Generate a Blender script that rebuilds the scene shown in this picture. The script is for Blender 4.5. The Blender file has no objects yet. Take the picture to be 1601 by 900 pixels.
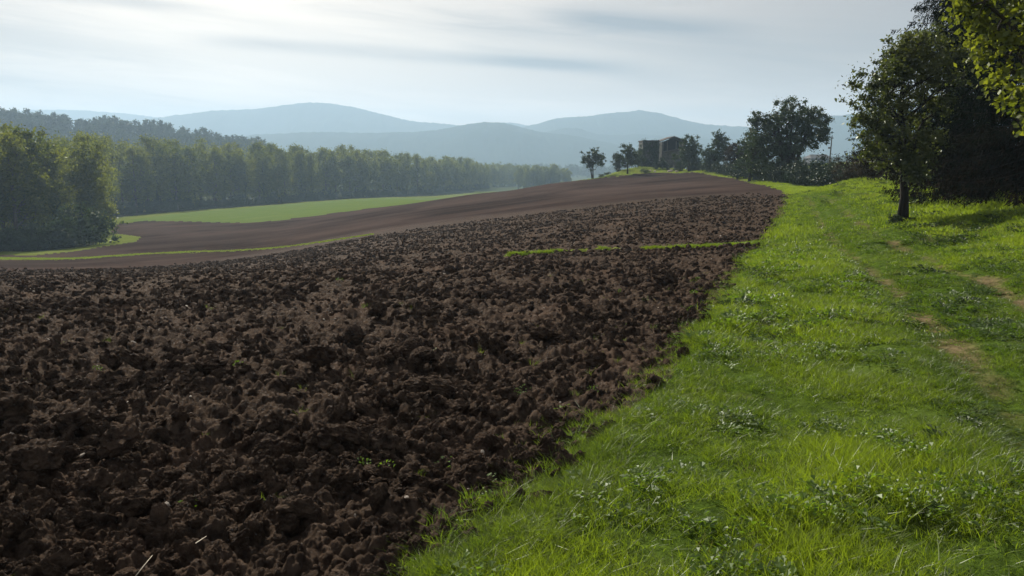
import bpy, math, random
import numpy as np
from mathutils import Vector, noise as mnoise

SC = bpy.context.scene
R = math.radians

# ------------------------------------------------------------------ camera
EYE = 1.65
PITCH = R(9.1)
FOC = 1250.0            # focal length in photograph pixels (1601 wide)
cam_d = bpy.data.cameras.new("camera")
cam = bpy.data.objects.new("camera", cam_d)
SC.collection.objects.link(cam)
cam.location = (0, 0, EYE)
cam.rotation_euler = (math.pi / 2 - PITCH, 0, 0)
cam_d.sensor_width = 36
cam_d.lens = 36 * FOC / 1601
cam_d.clip_start = 0.05
cam_d.clip_end = 20000
SC.camera = cam

# ------------------------------------------------------------------ light
SUN_AZ = R(-25)         # left of the view axis (+Y)
SUN_EL = R(35)
sun_dir = Vector((math.sin(SUN_AZ) * math.cos(SUN_EL), math.cos(SUN_AZ) * math.cos(SUN_EL), math.sin(SUN_EL)))
sl = bpy.data.lights.new("sun", 'SUN')
sl.energy = 5.0
sl.angle = R(0.8)
sl.color = (1.0, 0.93, 0.82)
so = bpy.data.objects.new("sun", sl)
SC.collection.objects.link(so)
so.rotation_euler = sun_dir.to_track_quat('Z', 'Y').to_euler()

SC.view_settings.view_transform = 'Standard'
SC.view_settings.look = 'None'
SC.view_settings.exposure = 0.52
SC.view_settings.gamma = 1.0
SC.view_settings.use_curve_mapping = False
cy = SC.cycles
cy.use_denoising = True
cy.max_bounces = 8
cy.diffuse_bounces = 3
cy.glossy_bounces = 2
cy.transmission_bounces = 4
cy.volume_bounces = 2
cy.transparent_max_bounces = 12
cy.sample_clamp_indirect = 6
cy.caustics_reflective = False
cy.caustics_refractive = False

world = bpy.data.worlds.new("World")
SC.world = world
world.use_nodes = True
wt = world.node_tree
wt.nodes.clear()


class NT:
    """short node helper"""
    def __init__(s, t):
        s.t = t

    def n(s, typ, **kw):
        nd = s.t.nodes.new(typ)
        for k, v in kw.items():
            setattr(nd, k, v)
        return nd

    def l(s, a, b):
        s.t.links.new(a, b)

    def math(s, op, a, b=None, c=None, clamp=False):
        nd = s.n('ShaderNodeMath', operation=op)
        nd.use_clamp = clamp
        for i, v in enumerate((a, b, c)):
            if v is None:
                continue
            if isinstance(v, (int, float)):
                nd.inputs[i].default_value = v
            else:
                s.l(v, nd.inputs[i])
        return nd.outputs[0]

    def mix(s, f, a, b, mode='MIX'):
        nd = s.n('ShaderNodeMix', data_type='RGBA', blend_type=mode)
        for i, v in ((0, f), (6, a), (7, b)):
            if isinstance(v, (int, float)):
                nd.inputs[i].default_value = v
            elif isinstance(v, tuple):
                nd.inputs[i].default_value = v + (1,) if len(v) == 3 else v
            else:
                s.l(v, nd.inputs[i])
        return nd.outputs[2]

    def ramp(s, f, lo, hi):
        nd = s.n('ShaderNodeMapRange', interpolation_type='SMOOTHSTEP')
        nd.inputs[1].default_value = lo
        nd.inputs[2].default_value = hi
        s.l(f, nd.inputs[0])
        return nd.outputs[0]

    def noise(s, vec, scale, detail=4, rough=0.55, dist=0.0):
        nd = s.n('ShaderNodeTexNoise')
        nd.inputs['Scale'].default_value = scale
        nd.inputs['Detail'].default_value = detail
        nd.inputs['Roughness'].default_value = rough
        nd.inputs['Distortion'].default_value = dist
        if vec is not None:
            s.l(vec, nd.inputs['Vector'])
        return nd.outputs[0]


w = NT(wt)
tc = w.n('ShaderNodeTexCoord')
D = tc.outputs['Generated']
sky = w.n('ShaderNodeTexSky', sky_type='NISHITA')
sky.sun_disc = False
sky.sun_elevation = SUN_EL
sky.sun_rotation = SUN_AZ
sky.air_density = 1.3
sky.dust_density = 3.0
sky.altitude = 100
bright = w.mix(1.0, sky.outputs[0], (0.085, 0.085, 0.085), 'MULTIPLY')
sep = w.n('ShaderNodeSeparateXYZ')
w.l(D, sep.inputs[0])
elev = w.math('MAXIMUM', sep.outputs[2], 0.0)
# thin veil of high cloud, brighter round the sun
dot = w.n('ShaderNodeVectorMath', operation='DOT_PRODUCT')
w.l(D, dot.inputs[0])
GLOW_AZ, GLOW_EL = R(-18), R(19)
dot.inputs[1].default_value = (math.sin(GLOW_AZ) * math.cos(GLOW_EL), math.cos(GLOW_AZ) * math.cos(GLOW_EL), math.sin(GLOW_EL))
dd = w.math('MAXIMUM', dot.outputs['Value'], 0.0)
glow = w.math('POWER', dd, 14)
glow2 = w.math('POWER', dd, 4)
base = w.mix(glow2, (0.215, 0.212, 0.230), (0.44, 0.392, 0.365))
veil = w.mix(w.math('MULTIPLY', glow, 1.0), base, (0.84, 0.76, 0.67))
low = w.ramp(elev, 0.13, 0.0)
veil = w.mix(w.math('MULTIPLY', low, 0.75), veil, (0.98, 0.82, 0.73))
# long streaks: noise over azimuth/elevation with a slight tilt
az = w.math('ARCTAN2', sep.outputs[0], sep.outputs[1])
el = w.math('ARCSINE', sep.outputs[2])
tilt = w.math('MULTIPLY_ADD', az, 0.085, el)
cmb = w.n('ShaderNodeCombineXYZ')
w.l(w.math('MULTIPLY', az, 2.2), cmb.inputs[0])
w.l(w.math('MULTIPLY', tilt, 26.0), cmb.inputs[1])
cmb.inputs[2].default_value = 3.7
st = w.noise(cmb.outputs[0], 1.0, 5, 0.55, 0.3)
cmb2 = w.n('ShaderNodeCombineXYZ')
w.l(w.math('MULTIPLY', az, 1.3), cmb2.inputs[0])
w.l(w.math('MULTIPLY', tilt, 9.0), cmb2.inputs[1])
cmb2.inputs[2].default_value = 9.1
st2 = w.noise(cmb2.outputs[0], 1.0, 3, 0.5, 0.2)


def streak(az0, az1, e0, slope, half, amp):
    """one long dark cloud bar, given by azimuth range and elevation (radians)"""
    c = w.math('MULTIPLY_ADD', az, slope, e0)
    wob = w.math('MULTIPLY', w.math('SUBTRACT', st2, 0.5), 0.035)
    dv = w.math('ABSOLUTE', w.math('SUBTRACT', w.math('SUBTRACT', el, c), wob))
    v = w.ramp(dv, half, 0.0)
    a = w.math('MULTIPLY', w.ramp(az, az0, az0 + 0.12), w.ramp(az, az1, az1 - 0.14))
    return w.math('MULTIPLY', w.math('MULTIPLY', v, a), amp)


s1 = streak(-0.40, 0.17, 0.112, -0.05, 0.014, 0.75)
s2 = streak(0.0, 0.34, 0.176, -0.11, 0.018, 0.85)
s3 = streak(-0.70, -0.30, 0.150, -0.04, 0.013, 0.45)
s4 = streak(-0.10, 0.25, 0.118, -0.10, 0.020, 0.5)
ss = w.math('ADD', w.math('ADD', s1, s2), w.math('ADD', s3, s4))
ss = w.math('MULTIPLY', ss, w.ramp(st, 0.25, 0.6))
dk = w.math('MULTIPLY', w.ramp(st, 0.60, 0.38), 0.22)
dk = w.math('ADD', dk, w.math('MULTIPLY', w.ramp(st2, 0.62, 0.35), 0.22))
cmb3 = w.n('ShaderNodeCombineXYZ')
w.l(w.math('MULTIPLY', az, 5.0), cmb3.inputs[0])
w.l(w.math('MULTIPLY', tilt, 48.0), cmb3.inputs[1])
cmb3.inputs[2].default_value = 5.5
st3 = w.noise(cmb3.outputs[0], 1.0, 7, 0.62, 0.8)
dk = w.math('ADD', dk, w.math('MULTIPLY', w.math('MULTIPLY', w.ramp(st3, 0.62, 0.36), w.ramp(st2, 0.65, 0.4)), 0.22))
dk = w.math('ADD', dk, ss, clamp=True)
veil = w.mix(w.math('MULTIPLY', dk, 0.95), veil, (0.15, 0.162, 0.195))
skyc = w.mix(0.93, bright, veil)
skyc = w.mix(1.0, skyc, (1.05, 1.0, 0.955), 'MULTIPLY')
bg = w.n('ShaderNodeBackground')
w.l(skyc, bg.inputs[0])
bg.inputs[1].default_value = 1.0
wo = w.n('ShaderNodeOutputWorld')
w.l(bg.outputs[0], wo.inputs[0])

# ------------------------------------------------------------------ helpers
COL = SC.collection


def tag(o, label=None, cat=None, group=None, kind=None):
    if label: o['label'] = label
    if cat: o['category'] = cat
    if group: o['group'] = group
    if kind: o['kind'] = kind
    return o


def mesh_obj(name, V, F, mat, parent=None, smooth=False, link=True, corners=4):
    V = np.asarray(V, dtype=np.float32)
    me = bpy.data.meshes.new(name)
    if isinstance(F, np.ndarray):
        k = F.shape[1]
        me.vertices.add(len(V)); me.vertices.foreach_set('co', V.ravel())
        me.loops.add(F.size); me.loops.foreach_set('vertex_index', F.astype(np.int32).ravel())
        me.polygons.add(len(F))
        me.polygons.foreach_set('loop_start', np.arange(0, F.size, k, dtype=np.int32))
        me.polygons.foreach_set('loop_total', np.full(len(F), k, dtype=np.int32))
        me.update(calc_edges=True)
    else:
        me.from_pydata(V.tolist(), [], F)
    if smooth:
        me.polygons.foreach_set('use_smooth', np.ones(len(me.polygons), dtype=bool))
    if mat: me.materials.append(mat)
    o = bpy.data.objects.new(name, me)
    if link: COL.objects.link(o)
    if parent: o.parent = parent
    return o


def empty(name, loc, rz=0, scale=1):
    o = bpy.data.objects.new(name, None)
    COL.objects.link(o)
    o.location = loc
    o.rotation_euler = (0, 0, rz)
    o.scale = (scale,) * 3 if isinstance(scale, (int, float)) else scale
    o.empty_display_size = 0.3
    return o


def copy_tree(root, loc, rz=0, scale=1):
    c = root.copy(); COL.objects.link(c)
    c.location = loc; c.rotation_euler = (0, 0, rz)
    c.scale = (scale,) * 3 if isinstance(scale, (int, float)) else scale
    for ch in list(root.children):
        d = ch.copy(); COL.objects.link(d); d.parent = c
        for g in list(ch.children):
            e = g.copy(); COL.objects.link(e); e.parent = d
    return c


class MB:
    """collects mesh pieces"""
    def __init__(s):
        s.V = []; s.F = []

    def add(s, V, F):
        b = len(s.V)
        s.V.extend([tuple(v) for v in V]); s.F.extend([tuple(i + b for i in f) for f in F])

    def tube(s, pts, rad, sides=6, cap=True):
        pts = [Vector(p) for p in pts]
        b = len(s.V); n = len(pts)
        for i, p in enumerate(pts):
            d = (pts[min(i + 1, n - 1)] - pts[max(i - 1, 0)])
            if d.length < 1e-6: d = Vector((0, 0, 1))
            d.normalize()
            a = d.cross(Vector((0.31, 0.95, 0.1))); a.normalize(); c = d.cross(a)
            for k in range(sides):
                t = 2 * math.pi * k / sides
                s.V.append(tuple(p + (a * math.cos(t) + c * math.sin(t)) * rad[i]))
        for i in range(n - 1):
            for k in range(sides):
                k2 = (k + 1) % sides
                s.F.append((b + i * sides + k, b + i * sides + k2, b + (i + 1) * sides + k2, b + (i + 1) * sides + k))
        if cap:
            s.F.append(tuple(b + (n - 1) * sides + k for k in range(sides)))
            s.F.append(tuple(b + k for k in reversed(range(sides))))

    def box(s, x0, x1, y0, y1, z0, z1):
        s.add([(x0, y0, z0), (x1, y0, z0), (x1, y1, z0), (x0, y1, z0), (x0, y0, z1), (x1, y0, z1), (x1, y1, z1), (x0, y1, z1)],
              [(0, 3, 2, 1), (4, 5, 6, 7), (0, 1, 5, 4), (1, 2, 6, 5), (2, 3, 7, 6), (3, 0, 4, 7)])

    def build(s, name, mat, parent=None, smooth=False, link=True):
        return mesh_obj(name, s.V, s.F, mat, parent, smooth, link)


# numpy noise
def hsh(ix, iy, seed):
    ix = ix.astype(np.int64).astype(np.uint64); iy = iy.astype(np.int64).astype(np.uint64)
    h = ix * np.uint64(0x9E3779B97F4A7C15) ^ (iy * np.uint64(0xC2B2AE3D27D4EB4F)) ^ np.uint64((seed * 0x165667B19E3779F9) & 0xFFFFFFFFFFFFFFFF)
    h ^= h >> np.uint64(29); h *= np.uint64(0xBF58476D1CE4E5B9); h ^= h >> np.uint64(32)
    h *= np.uint64(0x94D049BB133111EB); h ^= h >> np.uint64(29)
    return (h >> np.uint64(40)).astype(np.float64) / float(1 << 24)


def vnoise(x, y, seed):
    xi = np.floor(x); yi = np.floor(y)
    fx = x - xi; fy = y - yi
    fx = fx * fx * (3 - 2 * fx); fy = fy * fy * (3 - 2 * fy)
    a = hsh(xi, yi, seed); b = hsh(xi + 1, yi, seed); c = hsh(xi, yi + 1, seed); d = hsh(xi + 1, yi + 1, seed)
    return (a * (1 - fx) + b * fx) * (1 - fy) + (c * (1 - fx) + d * fx) * fy


def fbm(x, y, seed, octs=4, gain=0.5):
    s = 0; a = 1; t = 0
    for i in range(octs):
        s = s + a * vnoise(x * 2 ** i, y * 2 ** i, seed + i * 17); t += a; a *= gain
    return s / t


def domes(x, y, cell, seed, dens=0.8, rmin=0.35, rmax=0.75):
    """rounded lumps: the highest dome over each point"""
    X = x / cell; Y = y / cell
    xi = np.floor(X); yi = np.floor(Y)
    best = np.zeros_like(x)
    for dx in (-1, 0, 1):
        for dy in (-1, 0, 1):
            cx = xi + dx; cyy = yi + dy
            px = cx + 0.5 + (hsh(cx, cyy, seed) - 0.5) * 0.9
            py = cyy + 0.5 + (hsh(cx, cyy, seed + 1) - 0.5) * 0.9
            r = rmin + (rmax - rmin) * hsh(cx, cyy, seed + 2) ** 2
            on = hsh(cx, cyy, seed + 3) < dens
            asp = 0.65 + 0.7 * hsh(cx, cyy, seed + 4)
            ang = hsh(cx, cyy, seed + 5) * 3.1416
            ca = np.cos(ang); sa = np.sin(ang)
            ex = (X - px) * ca + (Y - py) * sa; ey = -(X - px) * sa + (Y - py) * ca
            d2 = (ex / asp) ** 2 + (ey * asp) ** 2
            h = np.sqrt(np.maximum(0, 1 - d2 / (r * r))) * r
            best = np.maximum(best, np.where(on, h, 0))
    return best * cell


# pixel of the photograph -> ray slope (per unit of depth y)
def ray(px, py):
    a = (px - 800.5) / FOC; b = (450 - py) / FOC
    cp, sp = math.cos(PITCH), math.sin(PITCH)
    yy = cp + b * sp; zz = -sp + b * cp
    return a / yy, zz / yy


# ------------------------------------------------------------------ terrain
CP = []      # (u, ln y, z)


def cpx(px, py, Y):
    u, e = ray(px, py)
    CP.append((u, math.log(Y), EYE + e * Y))


def cpw(u, Y, z):
    CP.append((u, math.log(Y), z))


for u in (-1.4, -0.7, -0.3, 0, 0.3, 0.7, 1.4):
    cpw(u, 0.8, 0); cpw(u, 1.8, 0)
for Y, zl, zm, zc in ((3.5, -0.03, -0.02, -0.02), (6, -0.12, -0.08, -0.07), (10, -0.36, -0.24, -0.18), (15, -0.8, -0.5, -0.35)):
    cpw(-0.68, Y, zl); cpw(-0.32, Y, zm); cpw(0.0, Y, zc)
    cpw(-1.3, Y, zl * 1.6)
for Y, z in ((3.5, -0.0), (6, -0.03), (10, -0.10), (14, -0.2)):
    cpw(0.30, Y, z)
cpw(0.62, 6, 0.03); cpw(0.62, 9, 0.0); cpw(0.75, 9, 0.08); cpw(1.3, 6, 0.35); cpw(1.3, 12, 1.2); cpw(1.3, 25, 2.2)
for p in [
    # left side, down to the valley
    (0, 437, 22), (0, 420, 45), (0, 407, 80), (0, 394, 98), (-200, 396, 98), (110, 401, 86), (165, 382, 104),
    (60, 380, 130), (-200, 380, 130),
    (200, 420, 36), (200, 408, 70), (230, 344, 165), (175, 337, 213), (300, 326, 245),
    (400, 418, 27), (400, 403, 48), (400, 390, 75), (400, 362, 110), (400, 347, 145), (400, 319, 270),
    (600, 385, 34), (600, 366, 55), (600, 342, 95), (600, 324, 142), (640, 306, 340), (500, 312, 300),
    (640, 318, 150), (640, 311, 230),
    (800, 398, 21.5), (800, 362, 36), (800, 336, 60), (800, 311, 100), (800, 297, 138),
    (750, 302, 150), (850, 289, 143), (900, 282, 140), (750, 297, 440),
    (960, 277, 130), (940, 277, 140), (970, 267, 140), (1000, 261, 150), (985, 271, 135), (1060, 264, 150),
    (1000, 385, 22), (1000, 342, 34), (1000, 311, 62), (1000, 291, 95),
    (1040, 270, 135), (1100, 273, 115), (1160, 284, 85), (1215, 297, 60), (1235, 305, 50), (1230, 331, 34), (1190, 380, 20.5),
    (1140, 266, 128), (1100, 267, 121), (1160, 275, 97), (1215, 288, 71), (1040, 263, 143),
    (1270, 300, 52), (1270, 293, 65), (1290, 350, 27), (1240, 288, 72), (1295, 262, 190), (1295, 256, 300),
    (1310, 291, 50), (1345, 280, 45), (1345, 297, 36), (1412, 345, 22), (1400, 304, 30), (1500, 314, 26), (1470, 380, 17),
    (1600, 322, 21), (1600, 400, 13), (1700, 300, 21), (1800, 290, 26), (1450, 284, 40), (1700, 285, 40), (1560, 430, 11.5),
]:
    cpx(*p)
cpw(0.08, 165, -4.6); cpw(0.08, 250, -13); cpw(0.0, 250, -13.5); cpw(0.14, 200, -6); cpw(0.18, 300, -12)
cpw(0.26, 170, -1.2)
for u in (-1.4, -0.6, -0.2, 0.1, 0.5, 1.4):
    for Y in (700, 1500, 4000):
        cpw(u, Y, -19 if u < 0.3 else -16)
cpw(-1.3, 300, -14); cpw(-1.3, 100, -9); cpw(0.9, 100, 3); cpw(1.4, 120, 3); cpw(1.4, 350, -5); cpw(0.6, 300, -2); cpw(-0.6, 300, -14.5)
cpw(-1.3, 30, -2.8)
CP = np.array(CP)
US = 2.6


def tps(r2):
    return 0.5 * r2 * np.log(r2 + 1e-12)


def fit():
    P = CP[:, :2] * np.array([US, 1.0]); n = len(P)
    d2 = ((P[:, None] - P[None]) ** 2).sum(-1)
    K = tps(d2) + np.eye(n) * 0.0008
    A = np.zeros((n + 3, n + 3)); A[:n, :n] = K
    A[:n, n] = 1; A[:n, n + 1:] = P; A[n:, :n] = A[:n, n:].T
    b = np.zeros(n + 3); b[:n] = CP[:, 2]
    return P, np.linalg.solve(A, b)


TP, TW = fit()


def rbf(u, s):
    out = np.empty_like(u); n = len(TP)
    for i in range(0, len(u), 40000):
        q = np.stack([u[i:i + 40000] * US, s[i:i + 40000]], 1)
        d2 = ((q[:, None] - TP[None]) ** 2).sum(-1)
        out[i:i + 40000] = tps(d2) @ TW[:n] + TW[n] + q @ TW[n + 1:]
    return out


# tabulate once, then look it up bilinearly
GU = np.linspace(-1.45, 1.45, 580); GS = np.linspace(math.log(0.7), math.log(4200), 700)
_uu, _ss = np.meshgrid(GU, GS)
GZ = rbf(_uu.ravel(), _ss.ravel()).reshape(_uu.shape)


def zbase(x, y):
    x = np.atleast_1d(np.asarray(x, float)); y = np.atleast_1d(np.asarray(y, float))
    yy = np.maximum(y, 0.75)
    fu = (np.clip(x / yy, -1.44, 1.44) - GU[0]) / (GU[1] - GU[0]); fs = (np.log(yy) - GS[0]) / (GS[1] - GS[0])
    fs = np.clip(fs, 0, len(GS) - 1.001)
    i = fu.astype(int); j = fs.astype(int); a = fu - i; b = fs - j
    return (GZ[j, i] * (1 - a) + GZ[j, i + 1] * a) * (1 - b) + (GZ[j + 1, i] * (1 - a) + GZ[j + 1, i + 1] * a) * b


def gz(x, y):
    return float(zbase(x, y)[0])


def hit(px, py, ymax=4000):
    u, e = ray(px, py)
    y = 1.0
    while y < ymax:
        if EYE + e * y < gz(u * y, y): break
        y *= 1.01
    return u * y, y


def at(px, Y):
    """point on the ground at depth Y in the direction of column px near the horizon"""
    u = (px - 800.5) / FOC * 1.013
    return u * Y, Y


# -------- outlines on the ground plane (x, y)
edge_px = [(600, 925), (660, 893), (735, 845), (800, 800), (850, 765), (878, 720), (905, 690), (960, 640), (1010, 600), (1060, 552), (1100, 500),
           (1140, 450), (1172, 402), (1190, 381), (1210, 355), (1224, 332)]
EDGE = [(-1.6, -1.2), (-0.8, 1.0)] + [hit(*p) for p in edge_px]
EDGE = EDGE[:2] + [(a + 0.24 * max(0, 1 - b / 14), b) for a, b in EDGE[2:]]
far = [(1234, 50), (1215, 60), (1160, 85), (1100, 115), (1040, 135), (1000, 134), (960, 131), (900, 140), (850, 143), (800, 146), (750, 150), (700, 150), (640, 150),
       (520, 146), (440, 144), (380, 146), (230, 163), (190, 160), (180, 135), (226, 117), (218, 106), (165, 100), (60, 91), (-300, 88)]
PLOUGH = EDGE + [at(*p) for p in far] + [(-90, 40), (-60, 10), (-30, -10)]
MEADOW = [at(*p) for p in [(190, 168), (230, 163), (380, 146), (440, 144), (520, 146), (640, 150), (700, 150), (750, 150), (800, 146), (850, 143), (900, 140),
                           (925, 152), (880, 175), (800, 230), (740, 330), (680, 320), (600, 290), (500, 258), (400, 232), (300, 212)]]
STRIP_NEAR = [hit(*p) for p in [(1205, 378), (1150, 383), (1100, 386), (1000, 387), (900, 391), (830, 396), (800, 398)]]
STRIP_FAR = [at(*p) for p in [(585, 62), (500, 68), (400, 76), (300, 81), (200, 82), (100, 82), (30, 84), (-60, 86)]]
RUT_L = [hit(*p) for p in [(1700, 790), (1600, 668), (1548, 600), (1495, 545), (1440, 492), (1395, 450), (1340, 408), (1310, 385), (1285, 350), (1272, 325), (1262, 306)]]
RUT_R = [hit(*p) for p in [(1760, 560), (1600, 467), (1540, 438), (1470, 412), (1420, 392), (1370, 366), (1335, 340), (1310, 320), (1285, 304)]]


def inside(P, x, y):
    P = np.array(P); r = np.zeros(x.shape, bool); n = len(P)
    for i in range(n):
        x0, y0 = P[i]; x1, y1 = P[(i + 1) % n]
        if y0 == y1: continue
        c = ((y0 > y) != (y1 > y)) & (x < (x1 - x0) * (y - y0) / (y1 - y0) + x0)
        r ^= c
    return r


def dist_line(P, x, y):
    best = np.full(x.shape, 1e9)
    for (x0, y0), (x1, y1) in zip(P[:-1], P[1:]):
        dx, dy = x1 - x0, y1 - y0
        t = np.clip(((x - x0) * dx + (y - y0) * dy) / (dx * dx + dy * dy), 0, 1)
        best = np.minimum(best, np.hypot(x - x0 - t * dx, y - y0 - t * dy))
    return best


def wob(x, y):
    k = np.clip(y / 14, 0.14, 1) * 0.6
    return (fbm(x * 1.3, y * 1.3, 5, 3) - 0.5) * k, (fbm(x * 1.3, y * 1.3, 9, 3) - 0.5) * k


def in_plough(x, y):
    a, b = wob(x, y)
    return inside(PLOUGH, x + a, y + b)


def strip_mask(x, y):
    yy = np.maximum(y, 1)
    n = fbm(x * 0.9, y * 0.9, 31, 3)
    a = dist_line(STRIP_NEAR, x, y) < -0.02 + 0.19 * n
    wf = np.interp(x, [-62, -45, -30, -12], [2.3, 1.3, 0.45, 0.2])
    b = dist_line(STRIP_FAR, x, y) < wf * (0.55 + n)
    return a | b


# the far part of the ploughed land is worked finer
FINE = [at(*p) for p in [(-300, 30), (0, 34), (200, 38), (400, 42), (600, 45), (760, 44), (900, 46), (1000, 47), (1100, 47), (1180, 46), (1240, 46), (1300, 200), (-300, 200)]]


def fine_mask(x, y):
    # 0 = coarse clods, 1 = fine tilth
    n = (fbm(x * 0.12, y * 0.12, 77, 3) - 0.5) * 6
    u = x / np.maximum(y, 1)
    yb = np.interp(u, [-0.7, -0.5, -0.3, -0.15, 0.0, 0.1, 0.2, 0.3, 0.36], [26, 32, 50, 54, 56, 58, 58, 52, 46])
    return np.clip((y + n * 0.6 - yb) / (6.0 + yb * .35 * np.clip((.12 - u) / .3, 0, 1)), 0, 1)


def relief_mask(x, y):
    # the clods get smaller away from the near corner of the field
    u = x / np.maximum(y, 1)
    e = np.interp(u, [-0.7, 0.0, 0.36], [24, 34, 46])
    return np.clip(0.25 + 0.75 * (y - 8) / (e - 8), 0.0, 1) * np.clip(y / 8, 0, 1)


# ---- grid in columns of constant u
inner = np.linspace(-0.72, 0.72, 1180)
outl = np.linspace(-1.4, -0.72, 150)[:-1]; outr = np.linspace(0.72, 1.4, 150)[1:]
UC = np.concatenate([outl, inner, outr])
ys = [1.0]
while ys[-1] < 3500:
    y = ys[-1]
    ys.append(y + max(0.010, min(y * y * 0.00080, (0.0048 if y < 62 else 0.0105) * y)))
YC = np.array(ys)
UU, YY = np.meshgrid(UC, YC)
XX = UU * YY
x = XX.ravel(); y = YY.ravel()
zb = zbase(x, y)
pl = in_plough(x, y)
st_m = strip_mask(x, y) & pl
fm = fine_mask(x, y)
dr = np.minimum(dist_line(RUT_L, x, y), dist_line(RUT_R, x, y))


def soil_h(x, y, fm):
    c = 1 - 0.88 * fm
    near = np.clip(1.2 - y / 30, 0, 1)
    wx = x + (fbm(x * 3, y * 3, 101, 2) - .5) * .10; wy = y + (fbm(x * 3, y * 3, 103, 2) - .5) * .10
    h = (fbm(x * 0.9, y * 0.9, 201, 4) - 0.5) * 0.17 * (0.3 + .7 * c)
    h = h + domes(wx, wy, 0.55, 11, 0.26, 0.12, 0.30) * 0.40 * c
    h = h + domes(wx, wy, 0.21, 21, 0.55, 0.25, 0.62) * 0.48 * (0.6 + 0.4 * c)
    wx2 = x + (fbm(x * 9, y * 9, 111, 2) - .5) * .035; wy2 = y + (fbm(x * 9, y * 9, 113, 2) - .5) * .035
    h = h + domes(wx2, wy2, 0.11, 31, 0.85) * 0.62 * np.clip(1.4 - y / 55, 0, 1)
    h = h + domes(x, y, 0.048, 41, 0.9) * 0.75 * np.clip(1.4 - y / 12, 0, 1)
    h = h + domes(x, y, 0.022, 43, 0.8) * 0.6 * np.clip(1.4 - y / 6, 0, 1)
    h = h + (fbm(x * 14, y * 14, 51, 3) - 0.5) * 0.055 * near
    h = h + (fbm(x * 0.25, y * 1.1, 61, 3) - 0.5) * 0.12 * c
    return h - 0.05


def turf_h(x, y, dr):
    h = (fbm(x * 2.2, y * 2.2, 71, 4) - 0.5) * 0.09 + (fbm(x * 0.6, y * 0.6, 73, 3) - 0.5) * 0.14
    h = h * np.clip(y / 3, 0.3, 1)
    rr = np.exp(-(dr / 0.22) ** 2)
    return h - 0.055 * rr + 0.02 * np.exp(-((dr - 0.5) / 0.25) ** 2)


rm = relief_mask(x, y)
hs = np.where(y < 200, soil_h(x, y, rm), 0) * (1 - .80 * np.sqrt(fm))
ht = np.where(y < 90, turf_h(x, y, dr), (fbm(x * 0.3, y * 0.3, 75, 3) - .5) * .2)
de = dist_line(EDGE[1:], x, y)
edge_s = np.clip(de / 0.25, 0, 1)
z = zb + np.where(pl, hs * (0.35 + 0.65 * edge_s) - 0.03 * edge_s, ht + 0.03 * np.exp(-(de / .4) ** 2))
z = np.where(st_m, zb + hs * 0.6 + 0.015, z)
ZG = z.reshape(UU.shape)
PLG = pl.reshape(UU.shape)


def ztop(xq, yq):
    """height of the finished surface at scattered points"""
    uq = xq / yq
    i = np.clip(np.searchsorted(UC, uq) - 1, 0, len(UC) - 2); j = np.clip(np.searchsorted(YC, yq) - 1, 0, len(YC) - 2)
    a = np.clip((uq - UC[i]) / (UC[i + 1] - UC[i]), 0, 1); b = np.clip((yq - YC[j]) / (YC[j + 1] - YC[j]), 0, 1)
    return (ZG[j, i] * (1 - a) + ZG[j, i + 1] * a) * (1 - b) + (ZG[j + 1, i] * (1 - a) + ZG[j + 1, i + 1] * a) * b


# ------------------------------------------------------------------ materials
def mat_new(name):
    m = bpy.data.materials.new(name); m.use_nodes = True
    m.node_tree.nodes.clear()
    return m, NT(m.node_tree)


def m_soil():
    m, t = mat_new('ploughed_soil')
    g = t.n('ShaderNodeNewGeometry'); P = g.outputs['Position']
    at_ = t.n('ShaderNodeAttribute', attribute_name='fine')
    n1 = t.noise(P, 0.8, 6, 0.6); n2 = t.noise(P, 14, 6, 0.65); n3 = t.noise(P, 0.06, 4, 0.6)
    n4 = t.noise(P, 55, 3, 0.7)
    c = t.mix(t.ramp(n2, 0.3, 0.72), (0.022, 0.0155, 0.0120), (0.102, 0.073, 0.052))  # the paler tone puts warm highlights into the soil colour
    c = t.mix(t.math('MULTIPLY', t.ramp(n1, 0.5, 0.75), 0.45), c, (0.14, 0.092, 0.064))
    cf = t.mix(t.ramp(t.noise(P, 2.5, 5, 0.7), 0.3, 0.7), (0.014, 0.0103, 0.0090), (0.036, 0.0265, 0.0230))
    cf = t.mix(t.math('MULTIPLY', t.ramp(n3, 0.35, 0.65), 0.4), cf, (0.15, 0.105, 0.088))
    mp = t.n('ShaderNodeMapping'); mp.inputs['Rotation'].default_value = (0, 0, 0.33); mp.inputs['Scale'].default_value = (0.012, 0.20, 0.0)
    t.l(P, mp.inputs[0])
    band = t.noise(mp.outputs[0], 1.0, 5, 0.65)
    cf = t.mix(t.math('MULTIPLY', t.ramp(band, 0.42, 0.60), 0.75), cf, (0.056, 0.041, 0.035))
    c = t.mix(t.math('MULTIPLY', at_.outputs['Fac'], 0.92), c, cf)
    c = t.mix(t.math('MULTIPLY', t.ramp(n4, 0.66, 0.76), 0.5), c, (0.22, 0.17, 0.13))  # pale specks painted on as small highlights
    b = t.n('ShaderNodeBsdfPrincipled')
    t.l(c, b.inputs['Base Color'])
    b.inputs['Roughness'].default_value = 0.6
    t.l(t.math('MULTIPLY', t.math('MULTIPLY', t.ramp(n4, 0.5, 0.75), 0.08), t.math('SUBTRACT', 1.0, at_.outputs['Fac'], clamp=True)), b.inputs['Specular IOR Level'])
    bp = t.n('ShaderNodeBump'); bp.inputs['Strength'].default_value = 0.9; bp.inputs['Distance'].default_value = 0.03
    t.l(t.math('ADD', t.noise(P, 26, 10, 0.75), t.math('MULTIPLY', t.noise(P, 4, 4, 0.6), 0.6)), bp.inputs['Height'])
    t.l(bp.outputs[0], b.inputs['Normal'])
    o = t.n('ShaderNodeOutputMaterial'); t.l(b.outputs[0], o.inputs[0])
    return m


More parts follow.
